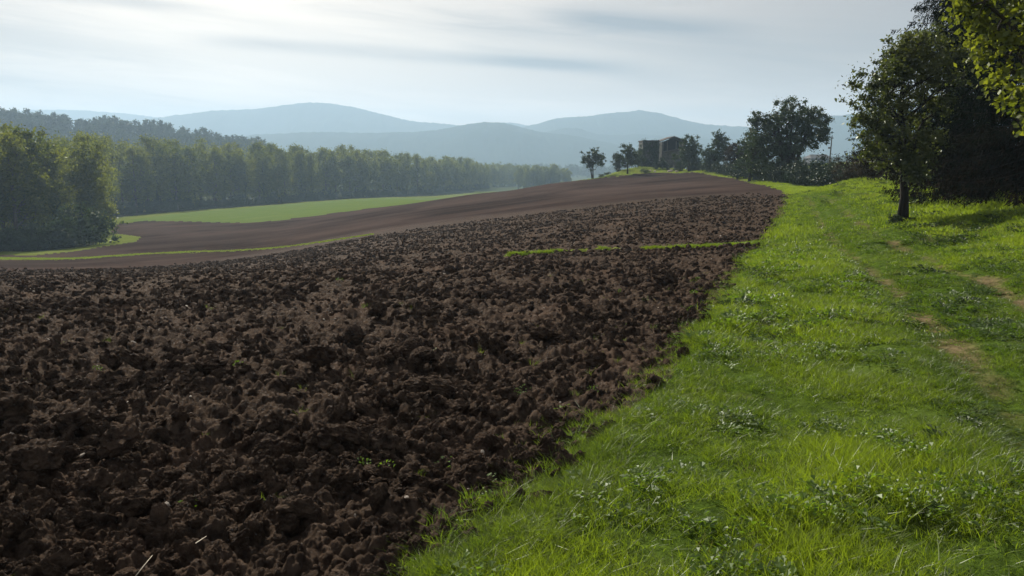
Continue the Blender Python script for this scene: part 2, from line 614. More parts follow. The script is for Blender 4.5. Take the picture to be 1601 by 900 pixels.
def m_turf(name, c1, c2, c3, soil=0.0, scale=1.0, bump=0.05, spec=0.0):
    m, t = mat_new(name)
    g = t.n('ShaderNodeNewGeometry'); P = g.outputs['Position']
    n1 = t.noise(P, 0.5 * scale, 5, 0.6); n2 = t.noise(P, 7 * scale, 5, 0.7); n3 = t.noise(P, 0.09, 4, 0.6)
    c = t.mix(t.ramp(n2, 0.3, 0.7), c1, c2)
    c = t.mix(t.math('MULTIPLY', t.ramp(n1, 0.4, 0.7), 0.6), c, c3)
    if soil:
        at_ = t.n('ShaderNodeAttribute', attribute_name='bare')
        f = t.math('ADD', at_.outputs['Fac'], t.math('MULTIPLY', t.math('SUBTRACT', t.noise(P, 2.2, 5, 0.6), 0.55), 1.3), clamp=True)
        c = t.mix(f, c, t.mix(t.ramp(n2, .3, .7), (0.10, 0.068, 0.043), (0.26, 0.18, 0.115)))
    b = t.n('ShaderNodeBsdfPrincipled'); t.l(c, b.inputs['Base Color'])
    b.inputs['Roughness'].default_value = 0.8
    b.inputs['Specular IOR Level'].default_value = spec
    bp = t.n('ShaderNodeBump'); bp.inputs['Strength'].default_value = 0.8; bp.inputs['Distance'].default_value = bump
    t.l(t.noise(P, 9 * scale, 6, 0.7), bp.inputs['Height']); t.l(bp.outputs[0], b.inputs['Normal'])
    o = t.n('ShaderNodeOutputMaterial'); t.l(b.outputs[0], o.inputs[0])
    return m


def m_leaf(name, c1, c2, tr=0.45, tcol=None, rough=0.42, gl=0.06, noise_sc=0.5, inst=False, brown=None):
    """leaf or blade: diffuse + translucent + a little gloss; every leaf has its own tone"""
    m, t = mat_new(name)
    g = t.n('ShaderNodeNewGeometry')
    tco = t.n('ShaderNodeTexCoord')
    rnd = g.outputs['Random Per Island']
    n1 = t.noise(g.outputs['Position'], noise_sc, 3, 0.6)
    f = t.math('ADD', t.math('MULTIPLY', rnd, 0.55), t.math('MULTIPLY', t.ramp(n1, 0.35, 0.65), 0.45))
    if inst:
        ai = t.n('ShaderNodeAttribute', attribute_name='tint', attribute_type='INSTANCER')
        f = t.math('ADD', t.math('MULTIPLY', f, 0.45), t.math('MULTIPLY', ai.outputs['Fac'], 0.6), clamp=True)
    c = t.mix(f, c1, c2)
    if brown:
        z0, z1, bc = brown
        sp = t.n('ShaderNodeSeparateXYZ'); t.l(tco.outputs['Object'], sp.inputs[0])
        k = t.math('ADD', sp.outputs[2], t.math('MULTIPLY', t.math('SUBTRACT', n1, 0.5), 4.0))
        c = t.mix(t.math('MULTIPLY', t.ramp(k, z1, z0), t.ramp(rnd, 0.1, 0.5)), c, bc)
    tc_ = t.mix(1.0, c, tcol or (1.5, 1.7, 0.7), 'MULTIPLY')
    d = t.n('ShaderNodeBsdfDiffuse'); t.l(c, d.inputs[0])
    tl = t.n('ShaderNodeBsdfTranslucent'); t.l(tc_, tl.inputs[0])
    ms = t.n('ShaderNodeMixShader'); ms.inputs[0].default_value = tr
    t.l(d.outputs[0], ms.inputs[1]); t.l(tl.outputs[0], ms.inputs[2])
    gs = t.n('ShaderNodeBsdfGlossy'); gs.inputs['Roughness'].default_value = rough
    gs.inputs['Color'].default_value = (0.9, 0.95, 0.85, 1)
    m2 = t.n('ShaderNodeMixShader'); m2.inputs[0].default_value = gl
    t.l(ms.outputs[0], m2.inputs[1]); t.l(gs.outputs[0], m2.inputs[2])
    o = t.n('ShaderNodeOutputMaterial'); t.l(m2.outputs[0], o.inputs[0])
    return m


def m_plain(name, c1, c2, scale=4, rough=0.85, bump=0.02, streak=False):
    m, t = mat_new(name)
    tco = t.n('ShaderNodeTexCoord'); v = tco.outputs['Object']
    if streak:
        mp = t.n('ShaderNodeMapping'); mp.inputs['Scale'].default_value = (1, 1, 0.2); t.l(v, mp.inputs[0]); v = mp.outputs[0]
    n = t.noise(v, scale, 6, 0.65)
    c = t.mix(t.ramp(n, 0.3, 0.7), c1, c2)
    b = t.n('ShaderNodeBsdfPrincipled'); t.l(c, b.inputs['Base Color']); b.inputs['Roughness'].default_value = rough
    b.inputs['Specular IOR Level'].default_value = 0.2
    bp = t.n('ShaderNodeBump'); bp.inputs['Strength'].default_value = 0.8; bp.inputs['Distance'].default_value = bump
    t.l(t.noise(v, scale * 3, 5, 0.7), bp.inputs['Height']); t.l(bp.outputs[0], b.inputs['Normal'])
    o = t.n('ShaderNodeOutputMaterial'); t.l(b.outputs[0], o.inputs[0])
    return m


M_SOIL = m_soil()
M_VERGE = m_turf('verge_turf', (0.035, 0.058, 0.010), (0.075, 0.12, 0.018), (0.10, 0.14, 0.026), soil=1)
M_MEADOW = m_turf('meadow_turf', (0.085, 0.128, 0.032), (0.115, 0.165, 0.042), (0.13, 0.165, 0.05), scale=0.5)
M_FIELD = m_turf('field_margin_turf', (0.08, 0.11, 0.022), (0.14, 0.17, 0.035), (0.17, 0.18, 0.05), scale=0.8)
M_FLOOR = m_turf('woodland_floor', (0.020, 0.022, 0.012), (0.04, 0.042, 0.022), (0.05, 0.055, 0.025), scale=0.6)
M_VALLEY = m_turf('valley_pasture', (0.05, 0.075, 0.03), (0.08, 0.10, 0.05), (0.09, 0.085, 0.06), scale=0.05, bump=0.3)
M_HILL = m_turf('hill_forest', (0.022, 0.036, 0.020), (0.040, 0.055, 0.028), (0.05, 0.06, 0.035), scale=0.06, bump=3.0)
M_BARK = m_plain('bark', (0.022, 0.018, 0.014), (0.06, 0.05, 0.04), 9, 0.9, 0.02, True)

# ------------------------------------------------------------------ ground objects
nr, nc = UU.shape
idx = np.arange(nr * nc).reshape(nr, nc)
F = np.stack([idx[:-1, :-1].ravel(), idx[:-1, 1:].ravel(), idx[1:, 1:].ravel(), idx[1:, :-1].ravel()], 1)
cx_ = x[F].mean(1); cy_ = y[F].mean(1)
cls = np.zeros(len(F), int)                        # 0 verge
u_ = cx_ / cy_
cls[(cy_ > 78) | (u_ < 0)] = 1                     # field margin
cls[(cy_ > 420) | ((u_ > 0.2) & (cy_ > 260))] = 4  # valley
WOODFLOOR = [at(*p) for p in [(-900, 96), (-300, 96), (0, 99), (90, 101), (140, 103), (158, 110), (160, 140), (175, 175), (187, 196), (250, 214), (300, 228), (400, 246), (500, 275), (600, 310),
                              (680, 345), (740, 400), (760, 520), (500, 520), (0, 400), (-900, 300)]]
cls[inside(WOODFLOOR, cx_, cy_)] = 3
cls[inside(MEADOW, cx_, cy_)] = 2
plf = in_plough(cx_, cy_)
cls[plf] = 5
cls[strip_mask(cx_, cy_) & plf] = 6
V3 = np.stack([x, y, z], 1)
names = {0: ('grass_verge', M_VERGE), 1: ('field_margin', M_FIELD), 2: ('meadow', M_MEADOW), 3: ('woodland_floor', M_FLOOR), 4: ('valley_floor', M_VALLEY),
         5: ('ploughed_field', M_SOIL), 6: ('grass_strip', M_FIELD)}
bare = np.clip(1.1 * np.exp(-(dr / 0.24) ** 2) - 0.30 - 1.6 * np.clip(0.68 - fbm(x * 0.9, y * 0.9, 88, 3), 0, 1), 0, 1) * np.clip(1.3 - y / 45, 0.25, 1)
for k, (nm, mt) in names.items():
    f = F[cls == k]
    if not len(f): continue
    used, inv = np.unique(f.ravel(), return_inverse=True)
    o = mesh_obj(nm, V3[used], inv.reshape(f.shape), mt, smooth=True)
    tag(o, kind='structure')
    if k == 5:
        a = o.data.attributes.new('fine', 'FLOAT', 'POINT'); a.data.foreach_set('value', fm[used].astype(np.float32))
    if k == 0:
        a = o.data.attributes.new('bare', 'FLOAT', 'POINT'); a.data.foreach_set('value', bare[used].astype(np.float32))

# ground to the sides and behind the camera
ths = np.linspace(math.atan(1.4), 2 * math.pi - math.atan(1.4), 80)
rs = np.array([0.02, 0.6, 1.2, 2, 3.5, 6, 10, 18, 30, 50, 90, 150, 260, 420])
T_, R_ = np.meshgrid(ths, rs)
bx = np.sin(T_) * R_; by = np.cos(T_) * R_
tt = (T_ - ths[0]) / (ths[-1] - ths[0])
yr = R_ * math.cos(ths[0])
zr = zbase((1.4 * yr).ravel(), yr.ravel()).reshape(T_.shape); zl = zbase((-1.4 * yr).ravel(), yr.ravel()).reshape(T_.shape)
sm = tt * tt * (3 - 2 * tt)
bz = zr * (1 - sm) + zl * sm - 0.03
nr2, nc2 = T_.shape; id2 = np.arange(nr2 * nc2).reshape(nr2, nc2)
F2 = np.stack([id2[:-1, :-1].ravel(), id2[1:, :-1].ravel(), id2[1:, 1:].ravel(), id2[:-1, 1:].ravel()], 1)
tag(mesh_obj('ground', np.stack([bx.ravel(), by.ravel(), bz.ravel()], 1), F2, M_FIELD, smooth=True), kind='structure')
# small patch right in front of the feet (in front of the first grid row)
mb = MB(); mb.add([(-1.4, 1.01, -0.04), (0, -0.02, -0.04), (1.4, 1.01, -0.04)], [(0, 1, 2)])
tag(mb.build('ground', M_VERGE), kind='structure')


# ------------------------------------------------------------------ distant hills
def ridge(name, prof, Dd, w, seed, rough=0.20, spur=0.35):
    """a hill chain: crest heights read along its length, slopes before and behind it"""
    px = np.array([p[0] for p in prof], float); py = np.array([p[1] for p in prof], float)
    n = 420; m = 46
    P = np.linspace(px[0], px[-1], n)
    from_crest = np.interp(P, px, py)
    k = 9; ker = np.hanning(k); ker /= ker.sum()
    pad = np.pad(from_crest, k // 2, mode='edge'); from_crest = np.convolve(pad, ker, 'valid')
    e = np.array([ray(a, b)[1] for a, b in zip(P, from_crest)]); uu = np.array([ray(a, b)[0] for a, b in zip(P, from_crest)])
    X = uu * Dd
    H = EYE + e * Dd + 24
    t = np.linspace(-1, 1, m)
    TT, HH = np.meshgrid(t, H); _, XR = np.meshgrid(t, X)
    sp = fbm(XR / (w * 0.35) + seed, TT * 1.2, seed, 4) - 0.5
    shape = np.clip(1 - np.abs(TT) ** 1.25, 0, 1)
    side = np.clip(np.abs(TT) * 3, 0, 1)
    Z = -24 + HH * np.clip(shape * (1 + spur * sp * side * 1.6), 0, None)
    Z += (fbm(XR / 9, TT * w / 9, seed + 3, 3) - 0.5) * rough * Dd * 0.01
    Yg = Dd + TT * w * (1 + 0.25 * sp * side)
    ids = np.arange(n * m).reshape(n, m)
    Fr = np.stack([ids[:-1, :-1].ravel(), ids[1:, :-1].ravel(), ids[1:, 1:].ravel(), ids[:-1, 1:].ravel()], 1)
    o = mesh_obj(name, np.stack([XR.ravel(), Yg.ravel(), Z.ravel()], 1), Fr, M_HILL, smooth=True)
    return tag(o, kind='structure')


ridge('hills', [(-900, 200), (-300, 178), (0, 173), (60, 171), (130, 171), (190, 176), (250, 183), (330, 200), (420, 240)], 3050, 300, 3)
ridge('hills', [(120, 235), (200, 190), (250, 183), (290, 178), (340, 173), (400, 169), (440, 163), (485, 159), (510, 160), (540, 164), (590, 176), (640, 188), (690, 193), (730, 196), (800, 205), (900, 240)], 2600, 420, 7)
ridge('hills', [(640, 215), (700, 200), (745, 196), (780, 190), (800, 191), (830, 196), (860, 200), (950, 240)], 2900, 250, 9)
ridge('hills', [(740, 240), (800, 203), (830, 195), (850, 190), (870, 184), (920, 181), (960, 176), (1000, 171), (1030, 175), (1060, 184), (1100, 193), (1150, 197), (1180, 199), (1230, 205), (1400, 245)], 2450, 400, 13)
ridge('hills', [(1120, 240), (1200, 215), (1250, 192), (1290, 181), (1310, 180), (1400, 170), (1550, 172), (1800, 165), (2300, 200)], 2200, 420, 15)
ridge('hills', [(300, 232), (400, 210), (480, 206), (560, 207), (640, 206), (690, 202), (730, 194), (760, 190), (785, 191), (810, 197), (845, 206), (900, 212), (960, 224), (1040, 244)], 1850, 300, 21)
ridge('hills', [(800, 235), (850, 206), (885, 198), (905, 199), (930, 208), (960, 210), (1000, 209), (1040, 211), (1080, 213), (1150, 222), (1200, 240)], 2080, 260, 25)
ridge('hills', [(1150, 252), (1240, 245), (1270, 243), (1310, 244), (1400, 240), (1600, 238), (1900, 235)], 900, 150, 27)
wood_hill = ridge('hills', [(-900, 186), (-300, 186), (0, 190), (60, 196), (120, 202), (200, 206), (250, 212), (300, 219), (400, 236), (460, 250)], 560, 130, 33, 0.03, 0.1)


# ------------------------------------------------------------------ instancing of uncountable stuff
def variants(name, objs):
    c = bpy.data.collections.new(name)
    for o in objs: c.objects.link(o)
    return c


def scatter(name, pts, rot, scl, idxs, tint, coll):
    me = bpy.data.meshes.new(name)
    pts = np.asarray(pts, np.float32); n = len(pts)
    me.vertices.add(n); me.vertices.foreach_set('co', pts.ravel())
    a = me.attributes.new('rot', 'FLOAT_VECTOR', 'POINT'); a.data.foreach_set('vector', np.asarray(rot, np.float32).ravel())
    a = me.attributes.new('scl', 'FLOAT_VECTOR', 'POINT'); a.data.foreach_set('vector', np.asarray(scl, np.float32).ravel())
    a = me.attributes.new('vidx', 'INT', 'POINT'); a.data.foreach_set('value', np.asarray(idxs, np.int32))
    a = me.attributes.new('tint', 'FLOAT', 'POINT'); a.data.foreach_set('value', np.asarray(tint, np.float32))
    o = bpy.data.objects.new(name, me); COL.objects.link(o)
    ng = bpy.data.node_groups.new(name, 'GeometryNodeTree')
    ng.interface.new_socket('Geometry', in_out='INPUT', socket_type='NodeSocketGeometry')
    ng.interface.new_socket('Geometry', in_out='OUTPUT', socket_type='NodeSocketGeometry')
    gi = ng.nodes.new('NodeGroupInput'); go = ng.nodes.new('NodeGroupOutput')
    ip = ng.nodes.new('GeometryNodeInstanceOnPoints'); ip.inputs['Pick Instance'].default_value = True
    ci = ng.nodes.new('GeometryNodeCollectionInfo'); ci.inputs['Collection'].default_value = coll
    ci.inputs['Separate Children'].default_value = True; ci.inputs['Reset Children'].default_value = True
    def named(nm, typ):
        q = ng.nodes.new('GeometryNodeInputNamedAttribute'); q.data_type = typ; q.inputs[0].default_value = nm
        return q.outputs[0]
    L = ng.links.new
    L(gi.outputs[0], ip.inputs['Points']); L(ci.outputs[0], ip.inputs['Instance'])
    L(named('vidx', 'INT'), ip.inputs['Instance Index'])
    e2r = ng.nodes.new('FunctionNodeEulerToRotation')
    L(named('rot', 'FLOAT_VECTOR'), e2r.inputs[0]); L(e2r.outputs[0], ip.inputs['Rotation'])
    L(named('scl', 'FLOAT_VECTOR'), ip.inputs['Scale']); L(ip.outputs[0], go.inputs[0])
    md = o.modifiers.new('scatter', 'NODES'); md.node_group = ng
    return tag(o, kind='stuff')


RNG = np.random.default_rng(12)

# ---- clods
def clod_mesh(i, subdiv):
    import bmesh
    bm = bmesh.new(); bmesh.ops.create_icosphere(bm, subdivisions=subdiv, radius=1)
    rr = random.Random(i)
    off = Vector((rr.uniform(0, 50), rr.uniform(0, 50), rr.uniform(0, 50)))
    sx, sy, sz = rr.uniform(0.8, 1.35), rr.uniform(0.7, 1.1), rr.uniform(0.5, 0.85)
    planes = [(Vector((rr.gauss(0, 1), rr.gauss(0, 1), rr.gauss(0, 1))).normalized(), rr.uniform(0.5, 0.85)) for _ in range(6)]
    for v in bm.verts:
        p = v.co.copy()
        for nrm, dd_ in planes:
            q = p.dot(nrm)
            if q > dd_: p -= nrm * (q - dd_) * 0.65
        k = 1 + 0.30 * mnoise.noise(p * 1.4 + off) + 0.20 * mnoise.noise(p * 3.4 + off) + 0.15 * mnoise.noise(p * 8 + off) + 0.07 * mnoise.noise(p * 19 + off)
        p = p * k
        v.co = Vector((p.x * sx, p.y * sy, p.z * sz))
    me = bpy.data.meshes.new('clod'); bm.to_mesh(me); bm.free()
    me.materials.append(M_SOIL)
    return bpy.data.objects.new('clod', me)


near_c = variants('clods_near', [clod_mesh(i, 4) for i in range(9)])
mid_c = variants('clods_mid', [clod_mesh(40 + i, 2) for i in range(8)])


def sample_wedge(n, y0, y1, u0, u1, rng=RNG, p=1.0):
    """points with density falling as 1/y^p"""
    yq = (rng.random(n) * (y1 ** (2 - p) - y0 ** (2 - p)) + y0 ** (2 - p)) ** (1 / (2 - p))
    uq = rng.random(n) * (u1 - u0) + u0
    return uq * yq, yq


def euler(n, tiltamp=0.3, rng=RNG):
    return np.stack([rng.normal(0, tiltamp, n), rng.normal(0, tiltamp, n), rng.random(n) * 6.283], 1)


for nm, coll, n, y0, y1, nv, smin, smax, pw in (('soil_clods', near_c, 52000, 1.6, 12, 9, 0.007, 0.075, 3.6), ('soil_clods', mid_c, 150000, 11, 58, 8, 0.02, 0.10, 2.6)):
    X, Y = sample_wedge(n, y0, y1, -1.2, 0.75)
    k = in_plough(X, Y) & ~strip_mask(X, Y)
    k &= (RNG.random(n) > fine_mask(X, Y) * .97)
    cl = fbm(X * 1.1, Y * 1.1, 301, 3)
    k &= RNG.random(n) < np.clip((cl - 0.28) * 2.6, 0.12, 1)
    X, Y = X[k], Y[k]; n = len(X)
    s = smin + (smax - smin) * RNG.random(n) ** pw
    s = s * (0.7 + 0.5 * fbm(X * .8, Y * .8, 305, 2))
    Z = ztop(X, Y) + s * 0.12
    scatter(nm, np.stack([X, Y, Z], 1), euler(n, 0.9), np.repeat(s[:, None], 3, 1) * (0.8 + 0.4 * RNG.random((n, 3))), RNG.integers(0, nv, n), RNG.random(n), coll)

# big clods that stand out in the photograph, left
bigp = [(175, 558, .17), (215, 560, .18), (500, 555, .19), (700, 560, .13), (420, 655, .17), (185, 690, .17), (120, 665, .16), (515, 685, .15), (550, 682, .14), (600, 690, .11), (330, 570, .14),
        (650, 600, .13), (660, 555, .14), (690, 605, .12), (150, 750, .12), (210, 790, .10), (470, 800, .10), (540, 745, .10), (60, 720, .15), (20, 640, .19), (770, 530, .16), (550, 520, .16), (590, 480, .16), (1040, 430, .26), (850, 520, .15), (930, 560, .13), (800, 610, .12)]
bp_, bs_ = [], []
for (px, py, s) in bigp:
    X, Y = hit(px, py + 12)
    bp_.append((X, Y, gz(X, Y) + s * 0.35)); bs_.append((s * .85, s * .8, s * 0.8))
scatter('soil_clods', bp_, euler(len(bp_), 0.25), bs_, RNG.integers(0, 9, len(bp_)), RNG.random(len(bp_)), near_c)

# ---- pale stones in the soil
M_STONE = m_plain('pale_stone', (0.30, 0.25, 0.20), (0.55, 0.48, 0.40), 5, 0.6)
stv = [clod_mesh(80 + i, 2) for i in range(3)]
for o in stv: o.data.materials.clear(); o.data.materials.append(M_STONE)
st_c = variants('stones', stv)
X, Y = sample_wedge(450, 1.8, 26, -1.1, 0.6); k = in_plough(X, Y); X, Y = X[k], Y[k]; n = len(X)
s = 0.005 + 0.012 * RNG.random(n) ** 3 + Y * 0.0005
scatter('stones', np.stack([X, Y, ztop(X, Y) + s * 0.5], 1), euler(n, .5), np.stack([s * 1.3, s, s * .7], 1), RNG.integers(0, 3, n), RNG.random(n), st_c)


# ---- grass
def blade_tuft(i, nb, h0, h1, rad, wid, bend, seg=4):
    rr = random.Random(i * 7 + 1); V = []; Fc = []
    for _ in range(nb):
        a = rr.uniform(0, 6.283); r = rad * math.sqrt(rr.random()); bx0, by0 = r * math.cos(a), r * math.sin(a)
        h = rr.uniform(h0, h1) * (1 - 0.3 * r / rad); w_ = wid * rr.uniform(0.6, 1.3)
        da = a + rr.gauss(0, 1.0); b = bend * rr.uniform(0.2, 1.4) * h
        wa = rr.uniform(0, 6.283); wx, wy = math.cos(wa), math.sin(wa)
        base_i = len(V)
        for k in range(seg):
            t = k / seg
            cx = bx0 + math.cos(da) * b * t * t; cy0 = by0 + math.sin(da) * b * t * t; cz = h * (t - 0.22 * bend * t * t) - 0.01
            ww = w_ * (1 - t ** 1.6 * 0.75)
            V += [(cx - wx * ww, cy0 - wy * ww, cz), (cx + wx * ww, cy0 + wy * ww, cz)]
        V.append((bx0 + math.cos(da) * b, by0 + math.sin(da) * b, h * (1 - 0.22 * bend)))
        for k in range(seg - 1):
            j = base_i + 2 * k; Fc.append((j, j + 1, j + 3, j + 2))
        j = base_i + 2 * (seg - 1); Fc.append((j, j + 1, base_i + 2 * seg))
    return V, Fc


def weed(i, nl, rad, size):
    """rosette of small rounded leaves, like clover or plantain"""
    rr = random.Random(i * 13 + 5); V = []; Fc = []
    for _ in range(nl):
        a = rr.uniform(0, 6.283); r = rad * rr.random() ** 0.6; c = Vector((r * math.cos(a), r * math.sin(a), rr.uniform(0.01, 0.07)))
        d = Vector((math.cos(a + rr.gauss(0, .5)), math.sin(a + rr.gauss(0, .5)), rr.uniform(-.1, .6))).normalized()
        sd = d.cross(Vector((0, 0, 1))).normalized(); s = size * rr.uniform(.6, 1.3); b = len(V)
        up = Vector((0, 0, 1)) * s * 0.25
        V += [tuple(c), tuple(c + d * s * .5 + sd * s * .38 + up), tuple(c + d * s), tuple(c + d * s * .5 - sd * s * .38 + up), tuple(c + d * s * .5)]
        Fc += [(b, b + 1, b + 4), (b + 1, b + 2, b + 4), (b + 2, b + 3, b + 4), (b + 3, b, b + 4)]
    return V, Fc


M_GRASS = m_leaf('grass_blades', (0.030, 0.060, 0.010), (0.160, 0.205, 0.028), 0.57, (2.15, 2.25, 0.65), 0.42, 0.035, 0.9, inst=True)
M_DRY = m_leaf('dry_grass', (0.20, 0.16, 0.08), (0.34, 0.28, 0.15), 0.3, (1.1, 1.1, 0.9), 0.5, 0.04, 2, inst=True)
M_WEED = m_leaf('weed_leaves', (0.035, 0.070, 0.012), (0.105, 0.165, 0.028), 0.48, (2.0, 2.1, 0.6), 0.5, 0.035, 0.9, inst=True)


def vobj(name, VF, mat):
    return mesh_obj(name, VF[0], VF[1], mat, link=False)


g_near = variants('tufts_near', [vobj('tuft%02d' % i, blade_tuft(i, 22, .05, .13, .06, .0017, .8), M_GRASS) for i in range(6)] +
                  [vobj('tuft%02d' % (6 + i), blade_tuft(30 + i, 12, .09, .16, .05, .0018, 1.2), M_GRASS) for i in range(3)] +
                  [vobj('tuft%02d' % (9 + i), weed(i, 22, .08, .030), M_WEED) for i in range(3)] +
                  [vobj('tuft12', blade_tuft(60, 7, .06, .16, .05, .0015, 1.3), M_DRY)])
g_mid = variants('tufts_mid', [vobj('tuft%02d' % i, blade_tuft(100 + i, 26, .05, .14, .12, .0036, .8, 3), M_GRASS) for i in range(5)] +
                 [vobj('tuft05', weed(20, 26, .15, .05), M_WEED), vobj('tuft06', blade_tuft(130, 9, .05, .15, .1, .003, 1.2, 3), M_DRY)])
g_far = variants('tufts_far', [vobj('tuft%02d' % i, blade_tuft(200 + i, 26, .08, .20, .30, .010, .7, 2), M_GRASS) for i in range(4)])


def grass_zone(n, y0, y1, u0, u1, coll, kind, p=1.0):
    X, Y = sample_wedge(n, y0, y1, u0, u1, p=p)
    k = ~in_plough(X, Y) & ~inside(WOODFLOOR, X, Y)
    X, Y = X[k], Y[k]
    d = np.minimum(dist_line(RUT_L, X, Y), dist_line(RUT_R, X, Y))
    patch = fbm(X * 1.6, Y * 1.6, 401, 4); big = fbm(X * .35, Y * .35, 405, 3)
    keep = RNG.random(len(X)) < np.clip(0.42 + 1.5 * np.clip(.52 - fbm(X * .9, Y * .9, 88, 3), 0, 1) + (d / 0.25) ** 2 * 0.7, 0, 1) * np.clip(0.2 + (patch - .32) * 4, .15, 1)
    X, Y, d, patch, big = X[keep], Y[keep], d[keep], patch[keep], big[keep]
    n = len(X)
    # between and beside the ruts it is short; the verge towards the field is taller
    l_ = dist_line(RUT_L, X, Y); r_ = dist_line(RUT_R, X, Y)
    xl = np.interp(Y, [p_[1] for p_ in RUT_L], [p_[0] for p_ in RUT_L])
    track = 1 / (1 + np.exp(-(X - xl + 0.25) / 0.15)) * 1 / (1 + np.exp((X - xl - 2.6) / 0.4))
    h = 0.62 + 1.5 * (patch - .35) + 0.7 * (big - .5)
    h = h * (1 - 0.42 * track) * np.clip(0.40 + d / 0.45, 0.4, 1) * (0.8 + 0.4 * RNG.random(n))
    h = h * np.clip(.45 + dist_line(EDGE[1:], X, Y) / .45, 0, 1)
    bank = np.clip((X - np.interp(Y, [p_[1] for p_ in RUT_R], [p_[0] for p_ in RUT_R])) / 1.2, 0, 1)
    tint = np.clip(0.50 + (big - .5) * 1.0 + 0.60 * bank - 0.55 * track + RNG.normal(0, .2, n) + 0.9 * (patch - .5), 0, 1)  # lower tint on the track paints the shading of the ruts in darker green
    vi = np.zeros(n, int); r = RNG.random(n)
    if kind == 'near':
        vi = RNG.integers(0, 6, n); vi = np.where(r < .05 * (1 - track), RNG.integers(6, 9, n), vi)
        wd = fbm(X * 2.3, Y * 2.3, 411, 3)
        vi = np.where((r > .88) & (wd > .54), RNG.integers(9, 12, n), vi); vi = np.where(r > .99, 12, vi)
    elif kind == 'mid':
        vi = RNG.integers(0, 5, n); wd = fbm(X * 1.3, Y * 1.3, 413, 3)
        vi = np.where((r > .84) & (wd > .5), 5, vi); vi = np.where(r > .975, 6, vi)
    else:
        vi = RNG.integers(0, 4, n)
    s = np.stack([0.9 + .3 * RNG.random(n), 0.9 + .3 * RNG.random(n), h], 1)
    return np.stack([X, Y, ztop(X, Y) - 0.004], 1), euler(n, .12), s, vi, tint, coll


scatter('grass', *grass_zone(26000, 1.4, 7.5, -0.35, 1.1, g_near, 'near', p=0.6))
scatter('grass', *grass_zone(30000, 7.0, 20, 0.1, 1.0, g_mid, 'mid', p=0.9))
scatter('grass', *grass_zone(30000, 18, 80, 0.25, 0.9, g_far, 'far', p=0.7))
scatter('grass', *grass_zone(9000, 50, 165, 0.02, 0.42, g_far, 'far', p=0.5))

# darker coarse herbs standing in patches on the bank and beside the track
M_HERB = m_leaf('coarse_herbs', (0.018, 0.034, 0.010), (0.060, 0.090, 0.022), .35, (1.6, 1.8, .7), .5, .03, 1.5, inst=True)
M_SEED = m_leaf('seed_stalks', (0.09, 0.085, 0.035), (0.20, 0.17, 0.08), .4, (1.3, 1.3, .8), .5, .02, 1.5, inst=True)
g_herb = variants('herbs', [vobj('herb%d' % i, weed(300 + i, 46, .22, .075), M_HERB) for i in range(3)] + [vobj('herb%d' % (3 + i), blade_tuft(310 + i, 22, .14, .34, .14, .006, 1.0, 3), M_HERB) for i in range(2)] +
                   [vobj('herb%d' % (5 + i), blade_tuft(320 + i, 9, .15, .38, .12, .0035, .9, 3), M_SEED) for i in range(2)])
X, Y = sample_wedge(16000, 9, 48, .25, .95, p=.9)
xr = np.interp(Y, [p_[1] for p_ in RUT_R], [p_[0] for p_ in RUT_R]); d_ = np.minimum(dist_line(RUT_R, X, Y), dist_line(RUT_L, X, Y))
pt = fbm(X * .8, Y * .8, 451, 4)
k = ~in_plough(X, Y) & (d_ > .25) & (RNG.random(len(X)) < np.clip((pt - .53) * 5, .006, .45) * np.where(X > xr, 1, .25)); X, Y = X[k], Y[k]; n = len(X)
s = .55 + .6 * RNG.random(n)
scatter('coarse_herbs', np.stack([X, Y, ztop(X, Y)], 1), euler(n, .15), np.stack([s, s, s * .9], 1), RNG.integers(0, 7, n), RNG.random(n), g_herb)
X, Y = sample_wedge(900, 2.2, 9, .0, .95, p=.8)
k = ~in_plough(X, Y) & (dist_line(EDGE[1:], X, Y) > .3) & (fbm(X * 1.1, Y * 1.1, 461, 3) > .64); X, Y = X[k], Y[k]; n = len(X)
s = .30 + .25 * RNG.random(n)
scatter('coarse_herbs', np.stack([X, Y, ztop(X, Y)], 1), euler(n, .2), np.stack([s, s, s], 1), RNG.choice([0, 1, 2, 5, 6], n), RNG.random(n), g_herb)

# grass creeping into the ploughed edge and sprouts among the clods
n = 5200
ii = RNG.integers(1, len(EDGE) - 1, n); tt_ = RNG.random(n)
E = np.array(EDGE); Pq = E[ii] * (1 - tt_[:, None]) + E[np.minimum(ii + 1, len(E) - 1)] * tt_[:, None]
X = Pq[:, 0] + RNG.normal(0.0, 0.11, n) * (1 + Pq[:, 1] * .02); Y = Pq[:, 1] + RNG.normal(0, .16, n)
k = (Y > 1.3) & (Y < 34) & (RNG.random(n) < np.clip((fbm(X * 2, Y * 2, 421, 3) - .25) * 3, .1, 1)); X, Y = X[k], Y[k]; n = len(X)
s = np.stack([np.full(n, 1.0), np.full(n, 1.0), .35 + .6 * RNG.random(n)], 1)
scatter('edge_grass', np.stack([X, Y, ztop(X, Y) - 0.005], 1), euler(n, .2), s, RNG.integers(0, 9, n), RNG.random(n) * .6, g_near)
X, Y = sample_wedge(9000, 1.8, 14, -.9, .4); dE = dist_line(EDGE[1:], X, Y)
k = in_plough(X, Y) & (fbm(X * 1.2, Y * 1.2, 431, 3) > .50 - .14 * np.exp(-dE / .5)) & (RNG.random(len(X)) < .03 + .75 * np.exp(-dE / .40)); X, Y = X[k], Y[k]; n = len(X)
s = np.stack([np.full(n, .7), np.full(n, .7), .35 + .5 * RNG.random(n)], 1)
scatter('sprouting_weeds', np.stack([X, Y, ztop(X, Y) - 0.005], 1), euler(n, .3), s, RNG.integers(0, 13, n), RNG.random(n) * .6, g_near)

